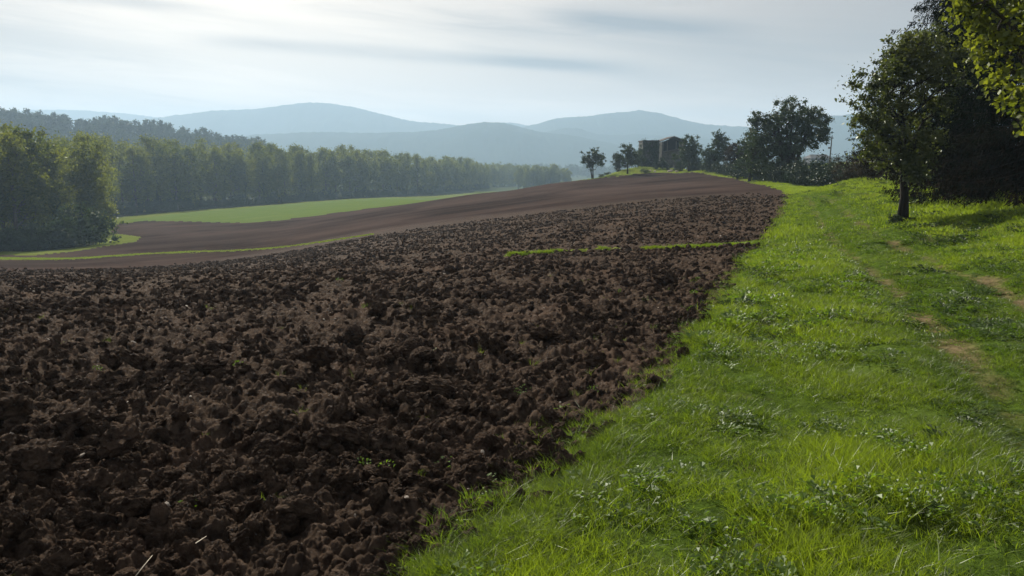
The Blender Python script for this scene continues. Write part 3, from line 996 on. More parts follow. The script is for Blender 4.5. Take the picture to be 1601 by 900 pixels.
# the two grass strips across the field
P_ = []
for line, n, wd in ((STRIP_NEAR, 2600, .06), (STRIP_FAR, 6000, 1.0)):
    L = np.array(line); ii = RNG.integers(0, len(L) - 1, n); q = RNG.random(n)
    Q = L[ii] * (1 - q[:, None]) + L[ii + 1] * q[:, None]
    Q = Q + RNG.normal(0, wd, (n, 2)) * (np.interp(Q[:, 0], [-62, -12], [1.4, .35])[:, None] if wd > .5 else 1)
    kk = strip_mask(Q[:, 0], Q[:, 1]) | (RNG.random(n) < .15)
    if wd < .5: kk &= ((Q[:, 0] > 3.6) & (RNG.random(len(Q)) < .6)) | (fbm(Q[:, 0] * 1.2, Q[:, 1] * 1.2, 441, 2) > .48)
    P_.append(Q[kk])
P_ = np.concatenate(P_); n = len(P_)
s = np.stack([.35 + .3 * RNG.random(n)] * 2 + [.18 + .36 * RNG.random(n)], 1)
scatter('strip_grass', np.stack([P_[:, 0], P_[:, 1], ztop(P_[:, 0], P_[:, 1])], 1), euler(n, .15), s, RNG.integers(0, 4, n), .15 + .55 * RNG.random(n), g_far)


# ------------------------------------------------------------------ trees
def leaves(cent, rad, n, size, rng, flat=0.8, aspect=0.55, droop=0.0):
    """diamond leaves gathered round clump centres"""
    cent = np.asarray(cent, float); rad = np.asarray(rad, float)
    wts = rad ** 2; i = rng.choice(len(cent), n, p=wts / wts.sum())
    d = rng.normal(0, 1, (n, 3)); d /= np.linalg.norm(d, axis=1)[:, None]
    r = np.minimum(np.abs(rng.normal(0, .62, n)) + .08, 1.7)
    p = cent[i] + d * (rad[i] * r)[:, None] * np.array([1, 1, flat])
    a = rng.normal(0, 1, (n, 3)); a[:, 2] -= droop; a /= np.linalg.norm(a, axis=1)[:, None]
    b = np.cross(a, rng.normal(0, 1, (n, 3))); b /= np.linalg.norm(b, axis=1)[:, None]
    s = size * (0.55 + 0.9 * rng.random(n))[:, None]
    V = np.empty((n * 4, 3)); V[0::4] = p - a * s * .5; V[1::4] = p + b * s * .5 * aspect; V[2::4] = p + a * s * .5; V[3::4] = p - b * s * .5 * aspect
    return V, np.arange(n * 4).reshape(n, 4)


def clumps(ells, n, rng, shell=0.5, hole=None):
    out = []; vol = np.array([e[3] * e[4] * e[5] for e in ells]) ** .7; vol /= vol.sum()
    while len(out) < n:
        e = ells[rng.choice(len(ells), p=vol)]
        d = rng.normal(0, 1, 3); d /= np.linalg.norm(d); r = rng.random() ** shell
        out.append((e[0] + d[0] * r * e[3], e[1] + d[1] * r * e[4], e[2] + d[2] * r * e[5]))
    return np.array(out)


def tree_mesh(seed, H, ells, ncl, nlf, lsize, cr, tr, mat, trunk_to=0.8, limb=True, flat=.8, aspect=.6, stems=((0, 0),), sides=6, bark=None, lean=(0, 0), shell=.5):
    """returns the two meshes trunk (with limbs) and crown"""
    rng = np.random.default_rng(seed)
    C = clumps(ells, ncl, rng, shell)
    rad = cr * (0.55 + 0.9 * rng.random(ncl))
    V, Fq = leaves(C, rad, nlf, lsize, rng, flat, aspect)
    crown = mesh_obj('crown', V, Fq, mat, link=False)
    mb = MB()
    paths = []
    for (sx, sy) in stems:
        pts = []; rr = []
        for k in range(7):
            t = k / 6
            pts.append(Vector((sx * t + lean[0] * t * t + rng.normal(0, .012 * H) * t + sx * .15, sy * t + lean[1] * t * t + rng.normal(0, .012 * H) * t + sy * .15, H * trunk_to * t - 0.15 * (k == 0))))
            rr.append(tr * ((1 - t) * .85 + .15) * (1.35 if k == 0 else 1))
        mb.tube(pts, rr, sides + 2); paths.append((pts, rr))
    if limb:
        nm_ = min(len(C), 9 + len(C) // 25); nodes = []
        for q, c in enumerate(C):
            c = Vector(c)
            if q < nm_:                      # main limbs leave the trunk and wander
                pts, rr = paths[rng.integers(len(paths))]
                hd = math.hypot(c.x - pts[3].x, c.y - pts[3].y)
                t = min(.98, max(.25, (c.z - hd * .9) / (H * trunk_to)))
                f = t * 6; k = min(5, int(f)); a = pts[k].lerp(pts[k + 1], f - k); rb = tr * (.22 + .38 * (1 - t)); ns = 7
            else:                            # twigs leave the nearest limb
                best = min(nodes, key=lambda nd: (nd[0] - c).length + (0.6 * max(0, nd[0].z - c.z)))
                a = best[0]; rb = min(best[1] * .6, tr * .16); ns = 4
            ln_ = (c - a).length; wv = .07 * ln_; line_ = []; rl = []
            for j in range(ns):
                s_ = j / (ns - 1); p_ = a.lerp(c, s_) + Vector((0, 0, .16 * ln_ * math.sin(s_ * 3.14)))
                if 0 < j < ns - 1: p_ += Vector((rng.normal(0, wv), rng.normal(0, wv), rng.normal(0, wv)))
                line_.append(p_); rl.append(rb * (1 - .85 * s_))
            mb.tube(line_, rl, 4, cap=False)
            if q < nm_: nodes += [(p_, r_) for p_, r_ in zip(line_[2:], rl[2:])]
    trunk = mb.build('trunk', bark or M_BARK, link=False, smooth=True)
    return trunk, crown


def make_tree(name, loc, pair, label, cat='tree', rz=0, scale=1, group=None):
    r = empty(name, loc, rz, scale)
    for src, nm in zip(pair, ('trunk', 'crown')):
        if src is None: continue
        o = bpy.data.objects.new(nm, src.data); COL.objects.link(o); o.parent = r
    return tag(r, label, cat, group)


ML_WOOD = m_leaf('wood_leaves', (0.045, 0.068, 0.016), (0.165, 0.175, 0.034), .45, (1.7, 1.7, .6), .5, .03, .12)
ML_DARK = m_leaf('dark_leaves', (0.020, 0.034, 0.016), (0.050, 0.070, 0.028), .30, (1.3, 1.45, .7), .45, .04, .4)
ML_OAK = m_leaf('oak_leaves', (0.020, 0.034, 0.014), (0.050, 0.068, 0.024), .30, (1.3, 1.5, .7), .45, .04, .5)
ML_WALNUT = m_leaf('walnut_leaves', (0.030, 0.044, 0.014), (0.105, 0.115, 0.034), .42, (1.5, 1.6, .6), .40, .05, .8)
ML_BRIGHT = m_leaf('bright_leaves', (0.038, 0.058, 0.012), (0.18, 0.195, 0.036), .52, (1.8, 1.85, .6), .5, .025, .8)
ML_SPRUCE = m_leaf('spruce_needles', (0.008, 0.013, 0.009), (0.020, 0.028, 0.015), .04, (1.2, 1.3, .8), .7, .0, .5, brown=(0.9, 2.8, (0.030, 0.021, 0.014)))
ML_BROWN = m_leaf('russet_scrub', (0.026, 0.020, 0.016), (0.060, 0.045, 0.030), .2, (1.2, 1.2, .8), .6, .02, .8)
ML_IVY = m_leaf('ivy_leaves', (0.010, 0.020, 0.009), (0.028, 0.044, 0.018), .15, (1.2, 1.4, .7), .4, .05, .6)

# --- the wood: six tall shapes, copied
WOOD = []
for i in range(6):
    rg = np.random.default_rng(500 + i)
    H = 10.0   # unit tree, scaled when placed
    w1 = 1.65 + .35 * rg.random()
    ells = [(0, 0, 6.6, w1, w1, 3.2), (rg.normal(0, .5), rg.normal(0, .5), 4.6, w1 * .95, w1 * .95, 2.5), (rg.normal(0, .7), rg.normal(0, .5), 8.2 + .4 * rg.random(), w1 * .62, w1 * .62, 1.5),
            (rg.normal(0, .9), rg.normal(0, .6), 2.4, w1 * .75, w1 * .75, 1.4)]
    WOOD.append(tree_mesh(600 + i, H, ells, 95, 7500, .21, .62, .19, ML_WOOD, .85, aspect=.75, sides=4))


ML_WOOD2 = m_leaf('wood_leaves_dark', (0.030, 0.050, 0.018), (0.085, 0.105, 0.032), .38, (1.4, 1.5, .7), .5, .03, .12)
ML_WOOD3 = m_leaf('wood_leaves_yellow', (0.060, 0.075, 0.016), (0.21, 0.20, 0.040), .45, (1.6, 1.5, .6), .5, .03, .12)


def plant_wood(line, spacing, rows, hh, label, group, seed, jit=1.2, name='broadleaf_tree', dark=.28):
    rg = np.random.default_rng(seed)
    L = np.array(line, float); seg = np.hypot(*np.diff(L, axis=0).T); cum = np.concatenate([[0], np.cumsum(seg)])
    for r_, (off, dh) in enumerate(rows):
        s = spacing * .5 * (r_ % 2)
        while s < cum[-1]:
            j = min(len(seg) - 1, int(np.searchsorted(cum, s, side='right') - 1)); t = (s - cum[j]) / seg[j]
            p = L[j] * (1 - t) + L[j + 1] * t; d = (L[j + 1] - L[j]) / seg[j]; nrm = np.array([-d[1], d[0]])
            if nrm[1] < 0: nrm = -nrm
            p = p + nrm * (off + rg.normal(0, jit)) + d * rg.normal(0, jit)
            h = np.interp(s, np.linspace(0, cum[-1], len(hh)), hh) * (dh + rg.normal(0, .05))
            k = rg.integers(0, 6); wsc = h / 10 * rg.uniform(.9, 1.15)
            tr_ = make_tree(name, (p[0], p[1], gz(p[0], p[1]) - .2), WOOD[k], label, 'tree', rg.uniform(0, 6.28), (wsc, wsc, h / 10), group)
            q = rg.random()
            if q < dark or q > .90:
                sl_ = tr_.children[1].material_slots[0]; sl_.link = 'OBJECT'; sl_.material = ML_WOOD2 if q < dark else ML_WOOD3
            s += spacing * rg.uniform(.8, 1.2)


plant_wood([at(-300, 108), at(-170, 107), at(-50, 108), at(20, 109), at(84, 111)], 4.6, ((0, .90), (5, .97), (11, 1.0)), (17.5, 17, 17.5, 18.3, 17),
           'tall olive tree in the near corner of the wood at the left edge', 'trees of the near wood corner', 1, 1.0)
plant_wood([at(92, 122), at(95, 145), at(100, 175), at(130, 208)], 8, ((0, .95), (6, 1.0)), (16, 18, 20), 'tall olive tree on the side of the wood that turns away behind the near corner',
           'trees where the wood turns back', 2, 1.0)
M_BARKW = m_plain('pale_bark', (0.07, 0.06, 0.05), (0.16, 0.14, 0.12), 6, 0.9, 0.02, True)
for pr in WOOD: pr[0].data.materials[0] = M_BARKW
ROW = [at(178, 214), at(240, 230), at(300, 246), at(400, 270), at(500, 300), at(600, 338), at(680, 385), at(735, 430), at(765, 500)]
plant_wood(ROW, 7.0, ((0, .92), (7, 1.0), (15, 1.03)), (21.5, 21, 20.5, 20, 19, 17.5, 17, 17, 15.5), 'hazy green tree in the long unbroken row behind the bright meadow', 'trees of the long row behind the meadow', 3)
plant_wood([at(765, 530), at(800, 600), at(835, 680)], 5.5, ((0, 1.0), (9, 1.05)), (15, 15, 15), 'pale misty tree beyond the end of the long tree row', 'misty trees past the end of the row', 4, dark=1)
plant_wood([at(824, 470), at(860, 480), at(892, 490)], 4.0, ((0, .92), (4, 1.0), (8, 1.05)), (13.5, 15, 13), 'blue grey tree in the compact clump left of the lone oak on the crest', 'trees of the far compact clump', 5, dark=1)
# shrub layer along the wood foot
SH = []
for i in range(3):
    SH.append(tree_mesh(700 + i, 2.4, [(0, 0, 1.0, 1.5, 1.3, 1.1), (.8, .2, .8, 1.0, .9, .9)], 30, 2600, .16, .42, .05, ML_DARK, .8, aspect=.7, sides=3))
rg = np.random.default_rng(77)
for line, n, lab, grp, sc in (([at(-200, 103), at(0, 103), at(60, 104), at(110, 108), at(135, 112)], 17, 'dark undergrowth bush at the foot of the near wood corner', 'bushes under the near wood', 1.5),
                              (ROW, 80, 'dark low bush at the foot of the long tree row', 'bushes under the long row', 1.5)):
    L = np.array(line)
    for i in range(n):
        f = (i + rg.random() * .6) / n * (len(L) - 1); j = min(len(L) - 2, int(f)); p = L[j] * (1 - f + j) + L[j + 1] * (f - j)
        p = p + np.array([rg.normal(0, .6), -3.0 + rg.normal(0, .7)])
        s = sc * rg.uniform(.7, 1.3)
        make_tree('bush', (p[0], p[1], gz(p[0], p[1]) - .1), SH[i % 3], lab, 'bush', rg.uniform(0, 6), s, grp)
X, Y = at(138, 106)
make_tree('bush', (X, Y, gz(X, Y) - .1), SH[0], 'tall russet dark bush ending the wood corner beside the bright grass bend', 'bush', .4, 2.6)

# --- far woods as masses
fw = []
for i in range(4):
    rg2 = np.random.default_rng(800 + i)
    V, Fq = leaves(clumps([(0, 0, 5.5, 3.2, 3.2, 4.2)], 26, rg2), np.full(26, 1.3), 900, .8, rg2, .8, .8)
    fw.append(mesh_obj('fw%d' % i, V, Fq, ML_DARK, link=False))
fwc = variants('far_trees', fw)


def zhill(o, X, Y):
    co = np.empty(len(o.data.vertices) * 3, np.float32); o.data.vertices.foreach_get('co', co); co = co.reshape(-1, 3)
    out = []
    for a, b in zip(X, Y):
        out.append(co[np.argmin((co[:, 0] - a) ** 2 + (co[:, 1] - b) ** 2), 2])
    return np.array(out)


n = 1100
Y = 430 + 150 * RNG.random(n); X = (RNG.random(n) * 720 - 420 - 400.5 - 0) / FOC * Y
X = (RNG.random(n) * 900 - 480 - 800) / FOC * Y
Z = zhill(wood_hill, X, Y); sc_ = .75 + .5 * RNG.random(n)
scatter('far_woodland', np.stack([X, Y, Z - 1], 1), euler(n, .03), np.repeat(sc_[:, None], 3, 1), RNG.integers(0, 4, n), RNG.random(n), fwc)
n = 260
Y = 950 + 250 * RNG.random(n); X = (RNG.random(n) * 420 - 180) / FOC * Y
sc_ = 1.0 + .8 * RNG.random(n)
scatter('valley_woodland', np.stack([X, Y, zbase(X, Y) - 1], 1), euler(n, .03), np.repeat(sc_[:, None], 3, 1), RNG.integers(0, 4, n), RNG.random(n), fwc)


def put(px, py, Y):
    """a foot on the ground at depth Y"""
    u, e = ray(px, py)
    return (u * Y, Y, gz(u * Y, Y))


# --- trees on the crest by the old farmhouse
P0 = put(927, 278, 138)
make_tree('oak_tree', P0, tree_mesh(901, 5.3, [(-.2, 0, 4.0, 2.2, 1.7, 1.35), (1.1, 0, 3.2, 1.7, 1.4, 1.0), (-1.1, .2, 2.9, 1.3, 1.2, 1.1), (-.3, 0, 2.1, .9, .9, .9)], 120, 8500, .17, .32, .13, ML_OAK, .75,
                                         stems=((0, 0), (-.8, .1)), aspect=.7), 'lone dark round tree standing on the crest left of the farmhouse')
P1 = put(981, 270, 134)
make_tree('fruit_tree', P1, tree_mesh(902, 5.3, [(0, 0, 4.1, 1.5, 1.3, 1.1), (.9, 0, 3.2, 1.3, 1.2, 1.0), (-.9, 0, 2.6, 1.2, 1.2, 1.0), (0, 0, 2.2, 1.6, 1.3, .8)], 110, 8000, .17, .33, .13, ML_OAK, .75, aspect=.7),
          'small loose crowned tree on the bright knoll just left of the farmhouse')
P2 = put(966, 264, 142)
make_tree('evergreen_shrub', P2, tree_mesh(903, 3.4, [(0, 0, 1.75, 1.15, 1.1, 1.75), (.25, 0, 1.1, 1.3, 1.2, 1.2), (0, 0, 2.4, .95, .9, 1.0)], 80, 6500, .14, .30, .08, ML_IVY, .7, shell=.35, aspect=.7),
          'dense dark rounded evergreen block between the lone tree and the knoll tree', 'shrub')
P3 = put(993, 262, 146)
make_tree('bush', P3, tree_mesh(904, 3, [(0, 0, 1.6, 1.6, 1.4, 1.6)], 40, 3200, .16, .38, .06, ML_DARK, .8, aspect=.7), 'dark bush tucked against the left end of the ivy covered farmhouse', 'bush')

row_t = [
    ('broadleaf_tree', 1077, 265, 130, 6.9, [(0, 0, 4.0, 1.9, 1.7, 2.0), (-.5, 0, 2.4, 2.1, 1.6, 1.7), (.8, 0, 2.6, 1.9, 1.6, 1.9)], ML_DARK, 'first dark bushy tree right of the farmhouse, half hiding its gable'),
    ('broadleaf_tree', 1121, 268, 120, 6.9, [(0, 0, 4.6, 1.2, 1.2, 1.6), (.7, 0, 3.0, 2.0, 1.6, 1.9), (-.8, 0, 2.2, 1.9, 1.5, 1.6)], ML_DARK, 'second dark tree right of the farmhouse with a narrow pointed top'),
    ('broadleaf_tree', 1152, 273, 104, 4.8, [(0, 0, 2.4, 1.9, 1.5, 1.7), (.8, 0, 1.8, 1.8, 1.5, 1.3)], ML_BROWN, 'low russet bushy tree between the pointed tree and the big round tree'),
]
for i, (nm, px, py, Y, H, el_, mt, lab) in enumerate(row_t):
    make_tree(nm, put(px, py, Y), tree_mesh(910 + i, H, el_, 240, 15000, .16, .34, .16, mt, .8, aspect=.7), lab)
PB = put(1232, 287, 76)
make_tree('oak_tree', PB, tree_mesh(920, 8.2, [(-.2, 0, 6.1, 2.4, 2.2, 1.9), (-2.2, 0, 4.6, 1.9, 1.8, 1.8), (1.7, 0, 5.0, 2.0, 2.0, 2.0), (2.5, 0, 6.0, 1.0, 1.0, .9), (-3.2, .2, 5.9, 1.0, 1.0, .8), (-.5, 0, 3.6, 3.0, 2.4, 1.7),
                                          (-2.6, 0, 2.6, 1.7, 1.6, 1.7), (3.1, 0, 4.4, .7, .8, .9)],
                                    560, 44000, .135, .33, .26, ML_OAK, .8, aspect=.7, stems=((0, 0), (1.6, .2), (-1.3, -.1))), 'big round dark oak at the far end of the grass track')
make_tree('broadleaf_tree', put(1172, 280, 84), tree_mesh(921, 5.6, [(0, 0, 3.6, 1.6, 1.5, 1.7), (.4, 0, 2.0, 2.0, 1.7, 1.5)], 200, 14000, .14, .32, .14, ML_DARK, .8, aspect=.7),
          'dark tree leaning against the left side of the big round oak')

# dark hedge under the oak, running to the right behind the track
HB = [tree_mesh(930 + i, 2.2, [(0, 0, 1.0, 1.5, 1.3, 1.15), (.7, .1, .8, 1.2, 1.1, .9)], 42, 4600, .11, .36, .05, ML_IVY, .8, aspect=.7, shell=.4) for i in range(3)]
hl = np.array([put(1068, 265, 136)[:2], put(1110, 268, 121)[:2], put(1150, 273, 101)[:2], put(1190, 282, 83)[:2], put(1235, 289, 72)[:2], put(1285, 290, 66)[:2], put(1330, 288, 60)[:2]])
rg = np.random.default_rng(5)
for i in range(26):
    f = i / 25 * (len(hl) - 1); j = min(len(hl) - 2, int(f)); p = hl[j] * (1 - f + j) + hl[j + 1] * (f - j)
    p = p + np.array([rg.normal(0, .4), 1.2 + rg.normal(0, .5)])
    s = rg.uniform(.85, 1.2) * (1.0 if i > 8 else .9)
    make_tree('bush', (p[0], p[1], gz(p[0], p[1]) - .15), HB[i % 3], 'dark bush in the shadowed hedge under the trees behind the track', 'bush', rg.uniform(0, 6), s, 'bushes of the shadowed hedge')

# --- right side: walnut, spruces, scrub
PW = put(1411, 346, 21.8)
M_BARKD = m_plain('dark_bark', (0.012, 0.010, 0.008), (0.035, 0.028, 0.022), 9, 0.9, 0.03, True)
make_tree('walnut_tree', PW, tree_mesh(940, 5.4, [(-.35, 0, 3.9, .95, .95, 1.0), (-1.0, .1, 3.1, .75, .8, .75), (.5, .1, 3.7, .9, 1.0, 1.1), (-.5, .1, 2.5, .8, .8, .7), (.1, .1, 4.5, .7, .7, .55), (.3, .2, 2.3, .7, .8, .8), (-.15, 0, 1.6, .7, .6, .6), (-.75, .1, 1.9, .55, .5, .6), (.35, .1, 1.5, .5, .5, .5)],
                                          270, 25000, .082, .21, .115, ML_WALNUT, .72, aspect=.5, lean=(-.30, 0), bark=M_BARKD), 'walnut tree with a bare dark trunk standing alone on the grass bank', rz=0, scale=(1.12, 1.1, 1.04))
X, Y, Z = put(1397, 350, 21.5)
make_tree('bush', (X, Y, Z - .03), SH[1], 'small dark bush at the left foot of the walnut trunk', 'bush', 1.0, .16)


def spruce(seed, H, Rb, dens=1.0, zmin=.4):
    rng = np.random.default_rng(seed)
    mb = MB(); pts = [Vector((rng.normal(0, .02), rng.normal(0, .02), H * k / 8 - .1)) for k in range(9)]
    mb.tube(pts, [.24 * (1 - k / 9) + .02 for k in range(9)], 8)
    VV = []
    z0 = zmin
    while z0 < H * .98:
        nb = 6 + int(rng.integers(0, 3))
        for b in range(nb):
            a = rng.uniform(0, 6.283); L_ = (Rb * min(1, .62 + .38 * z0 / 2.6) * (1 - (z0 / H) ** 1.15) * rng.uniform(.75, 1.12) + .25)
            dr_ = rng.uniform(.18, .42); zs = z0 + rng.uniform(-.15, .15)
            q = []
            for k in range(6):
                t = k / 5; q.append(Vector((math.cos(a) * L_ * t, math.sin(a) * L_ * t, zs - dr_ * L_ * (1.35 * t - .75 * t * t * t) * 1.2 + .02)))
            mb.tube(q, [.016, .013, .011, .008, .006, .003], 4, cap=False)
            nt = int(L_ / .045 * dens)
            t = rng.random(nt) ** .75; f = t * 5; k = np.minimum(4, f.astype(int)); fr = (f - k)[:, None]
            Q = np.array([list(v) for v in q]); c = Q[k] * (1 - fr) + Q[k + 1] * fr
            sgn = rng.choice([-1, 1], nt); side = np.stack([-np.sin(a) * sgn, np.cos(a) * sgn, np.zeros(nt)], 1); outw = np.array([math.cos(a), math.sin(a), 0])
            tl_ = (.16 + .34 * rng.random(nt))[:, None] * (1.1 - .6 * t[:, None])
            dirv = side * rng.uniform(.1, .9, (nt, 1)) + outw * rng.uniform(.1, .8, (nt, 1)) + np.array([0, 0, -1]) * rng.uniform(.35, 1.5, (nt, 1))
            dirv /= np.linalg.norm(dirv, axis=1)[:, None]
            for m_ in range(3):
                o_ = c + dirv * tl_ * (m_ * .3) + rng.normal(0, .018, (nt, 3)); d_ = dirv + rng.normal(0, .22, (nt, 3)); d_ /= np.linalg.norm(d_, axis=1)[:, None]
                w_ = np.cross(d_, rng.normal(0, 1, (nt, 3))); w_ /= np.linalg.norm(w_, axis=1)[:, None]
                ln = tl_ * .55; wd = .013 + .009 * rng.random((nt, 1))
                Vv = np.empty((nt * 4, 3)); Vv[0::4] = o_; Vv[1::4] = o_ + d_ * ln * .45 + w_ * wd; Vv[2::4] = o_ + d_ * ln; Vv[3::4] = o_ + d_ * ln * .45 - w_ * wd
                VV.append(Vv)
        z0 += rng.uniform(.20, .32)
    V = np.concatenate(VV)
    return mb.build('trunk', M_BARKD, link=False, smooth=True), mesh_obj('crown', V, np.arange(len(V)).reshape(-1, 4), ML_SPRUCE, link=False)


SP1 = spruce(950, 15.5, 3.7, 1.2); SP2 = spruce(951, 8.5, 2.4)
X, Y, Z = put(1532, 318, 25.5)
make_tree('spruce_tree', (X, Y, Z), SP1, 'tall dark spruce with drooping boughs right behind the walnut tree', rz=.3)
X, Y, Z = put(1640, 318, 22)
make_tree('spruce_tree', (X, Y, Z), SP1, 'dark spruce filling the right edge, its skirt resting on the bank', rz=2.1, scale=(1.0, 1.0, .97))
X, Y, Z = put(1475, 300, 33)
make_tree('spruce_tree', (X, Y, Z), SP2, 'shorter dark spruce seen through the walnut crown', rz=1.2, scale=1.05)
X, Y, Z = put(1488, 312, 28.5)
make_tree('spruce_tree', (X, Y, Z), SP1, 'slimmer dark spruce closing the gap between the walnut crown and the tall spruce', rz=3.3, scale=(.72, .72, .80))
X, Y, Z = put(1600, 300, 33)
make_tree('spruce_tree', (X, Y, Z), SP1, 'spruce deep in the shade between the two tall front ones', rz=4.2)
X, Y, Z = put(1372, 288, 44)
make_tree('spruce_tree', (X, Y, Z), SP2, 'far dark conifer left of the walnut with boughs reaching towards the utility pole', rz=5, scale=(.95, .95, .80))
# dark scrub under the conifers
SB = [tree_mesh(960 + i, 2.6, [(0, 0, 1.2, 1.2, 1.1, 1.3), (.6, 0, .9, .9, .9, 1.0)], 46, 5200, .085, .30, .05, ML_BROWN, .8, aspect=.6, shell=.4) for i in range(2)]
for i, (px, py, Y, s, lab) in enumerate([(1325, 284, 52, .95, 'russet scrub at the end of the bank left of the far conifer'), (1350, 284, 48, 1.1, 'dark brown scrub mound under the far conifer'),
                                         (1385, 292, 40, 1.0, 'dark brown scrub block on the bank edge behind the walnut'), (1448, 300, 34, 1.1, 'brown scrub behind the walnut trunk on its right'),
                                         (1500, 302, 31, 1.1, 'dark scrub beneath the drooping boughs right of the walnut'), (1570, 306, 28, 1.2, 'black shaded scrub between the spruce trunks'),
                                         (1650, 306, 25, 1.2, 'shaded scrub at the right edge under the spruce')]):
    X, Y_, Z = put(px, py, Y)
    make_tree('scrub_bush', (X, Y_, Z - .1), SB[i % 2], lab, 'bush', i * 1.3, s)

# bright broadleaf reaching in from the right, trunk outside the frame
X, Y = 8.75, 12.3
make_tree('lime_tree', (X, Y, gz(X, Y)), tree_mesh(970, 6.6, [(-.9, 0, 3.9, 1.5, 1.2, 1.1), (-1.5, -.1, 3.1, 1.0, .9, .75), (.3, 0, 4.9, 1.8, 1.5, 1.3), (-.9, 0, 2.45, .9, .9, .55), (1.4, 0, 4.1, 1.5, 1.4, 1.4), (.2, 0, 2.5, 1.3, 1.1, .8), (-2.0, 0, 3.9, .6, .5, .6), (-1.9, .1, 4.7, .5, .5, .5)],
                                                     190, 15000, .085, .24, .16, ML_BRIGHT, .8, aspect=.72), 'bright sunlit leafy tree hanging into the top right corner')

# ------------------------------------------------------------------ old farmhouse on the knoll
M_WALL = m_plain('old_stone_wall', (0.075, 0.074, 0.074), (0.15, 0.146, 0.142), 2.2, .9, .04)
M_PLAST = m_plain('pale_plaster', (0.40, 0.36, 0.32), (0.55, 0.50, 0.45), 3, .9, .01)
M_TILE = m_plain('clay_tiles', (0.045, 0.038, 0.035), (0.085, 0.070, 0.062), 6, .9, .03)
M_BLACK = m_plain('loft_shade', (0.008, 0.007, 0.007), (0.016, 0.014, 0.013), 2, .9, .005)
M_WOODW = m_plain('weathered_timber', (0.05, 0.04, 0.035), (0.11, 0.09, 0.07), 8, .85, .01, True)
HY = 152.0
u0, e0 = ray(1031, 250)
hx, hy = u0 * HY, HY
hz = gz(hx, hy) - .3
S = HY / FOC                          # metres per photo pixel at the house
house = empty('farmhouse', (hx, hy, hz))
tag(house, 'old stone farmhouse with a gabled hay loft, its left wing overgrown with ivy', 'farmhouse')
eyez = EYE - hz
def zz(py): return eyez + ray(1031, py)[1] * HY
# left wing: flat topped block
x0, x1 = -26 * S, -1 * S
m = MB(); m.box(x0, x1, 0, 5, -.5, zz(221)); w_left = m.build('wall', M_WALL, house)
m = MB(); m.box(x0 - .12, x1 + .02, -.14, 5.1, zz(221) + .003, zz(219)); m.build('roof', M_TILE, house)
# pale corner pier
m = MB(); m.box(-1 * S + .003, 3 * S, -.16, .3, -.5, zz(222)); m.build('corner_pier', M_PLAST, house)
# gable part: front wall with a large open loft
gx0, gx1 = 3 * S + .003, 40 * S
ztop_l, zpk, ztop_r = zz(220), zz(212.5), zz(220.5)
xm = 21.5 * S
m = MB()
m.box(gx0, gx1, 0, .35, -.5, zz(236))                       # lower wall
m.box(gx0, gx0 + .3, .002, .35, zz(236), ztop_l - .1)
m.box(xm + 1.2, gx1, .002, .35, zz(236), zz(222))
m.box(gx1 - .35, gx1, .36, 6.6, -.5, ztop_r - .1)
m.box(gx0, gx1, 6.6, 6.95, -.5, ztop_r - .1)
m.build('wall', M_WALL, house)
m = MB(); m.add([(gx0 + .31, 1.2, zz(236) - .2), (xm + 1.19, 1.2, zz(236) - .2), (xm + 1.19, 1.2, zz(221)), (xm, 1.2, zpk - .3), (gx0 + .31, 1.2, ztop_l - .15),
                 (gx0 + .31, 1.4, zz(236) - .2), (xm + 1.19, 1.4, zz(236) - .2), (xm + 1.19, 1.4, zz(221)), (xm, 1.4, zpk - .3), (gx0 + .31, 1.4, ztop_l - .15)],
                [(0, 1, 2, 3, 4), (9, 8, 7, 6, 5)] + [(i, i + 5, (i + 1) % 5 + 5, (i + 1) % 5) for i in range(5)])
m.build('loft_shade_panel', M_BLACK, house)  # near-black panel painting the shade inside the open loft
m = MB()
for sx_, ex, ez in ((-1, gx0 - .35, ztop_l), (1, gx1 + .4, ztop_r)):
    t_ = .16
    V = [(xm, -.35, zpk), (ex, -.35, ez - .02), (ex, 7.2, ez - .02), (xm, 7.2, zpk), (xm, -.35, zpk - t_), (ex, -.35, ez - t_), (ex, 7.2, ez - t_), (xm, 7.2, zpk - t_)]
    m.add(V, [(0, 1, 2, 3), (7, 6, 5, 4), (0, 4, 5, 1), (1, 5, 6, 2), (2, 6, 7, 3), (3, 7, 4, 0)])
rf = m.build('roof', M_TILE, house)
m = MB(); V = [(gx0 + .2, -.8, zz(238)), (xm + 1.6, -.8, zz(233)), (xm + 1.6, .0, zz(231)), (gx0 + .2, .0, zz(236))]
V += [(a, b, c - .14) for a, b, c in V]
m.add(V, [(0, 1, 2, 3), (7, 6, 5, 4), (0, 4, 5, 1), (1, 5, 6, 2), (2, 6, 7, 3), (3, 7, 4, 0)]); m.build('pent_roof', M_TILE, house)
m = MB()
for xx_ in (gx0 + 1.0, xm + .4): m.box(xx_, xx_ + .14, .05, .19, zz(236), zz(220))
m.build('loft_post', M_WOODW, house)
# ivy
rg3 = np.random.default_rng(66)
C = np.stack([rg3.uniform(x0 - .1, x1 - .1, 90), rg3.uniform(-.25, .1, 90), rg3.uniform(0, zz(220), 90)], 1)
C2 = np.stack([rg3.uniform(x0 - .35, x0 + .1, 26), rg3.uniform(.0, 3, 26), rg3.uniform(0, zz(225), 26)], 1)
V, Fq = leaves(np.concatenate([C, C2]), np.full(116, .45), 11000, .15, rg3, 1, .8)
V[:, 1] = np.where(V[:, 0] > x0, np.minimum(V[:, 1], -.02), V[:, 1])
mesh_obj('ivy', V, Fq, ML_IVY, house)
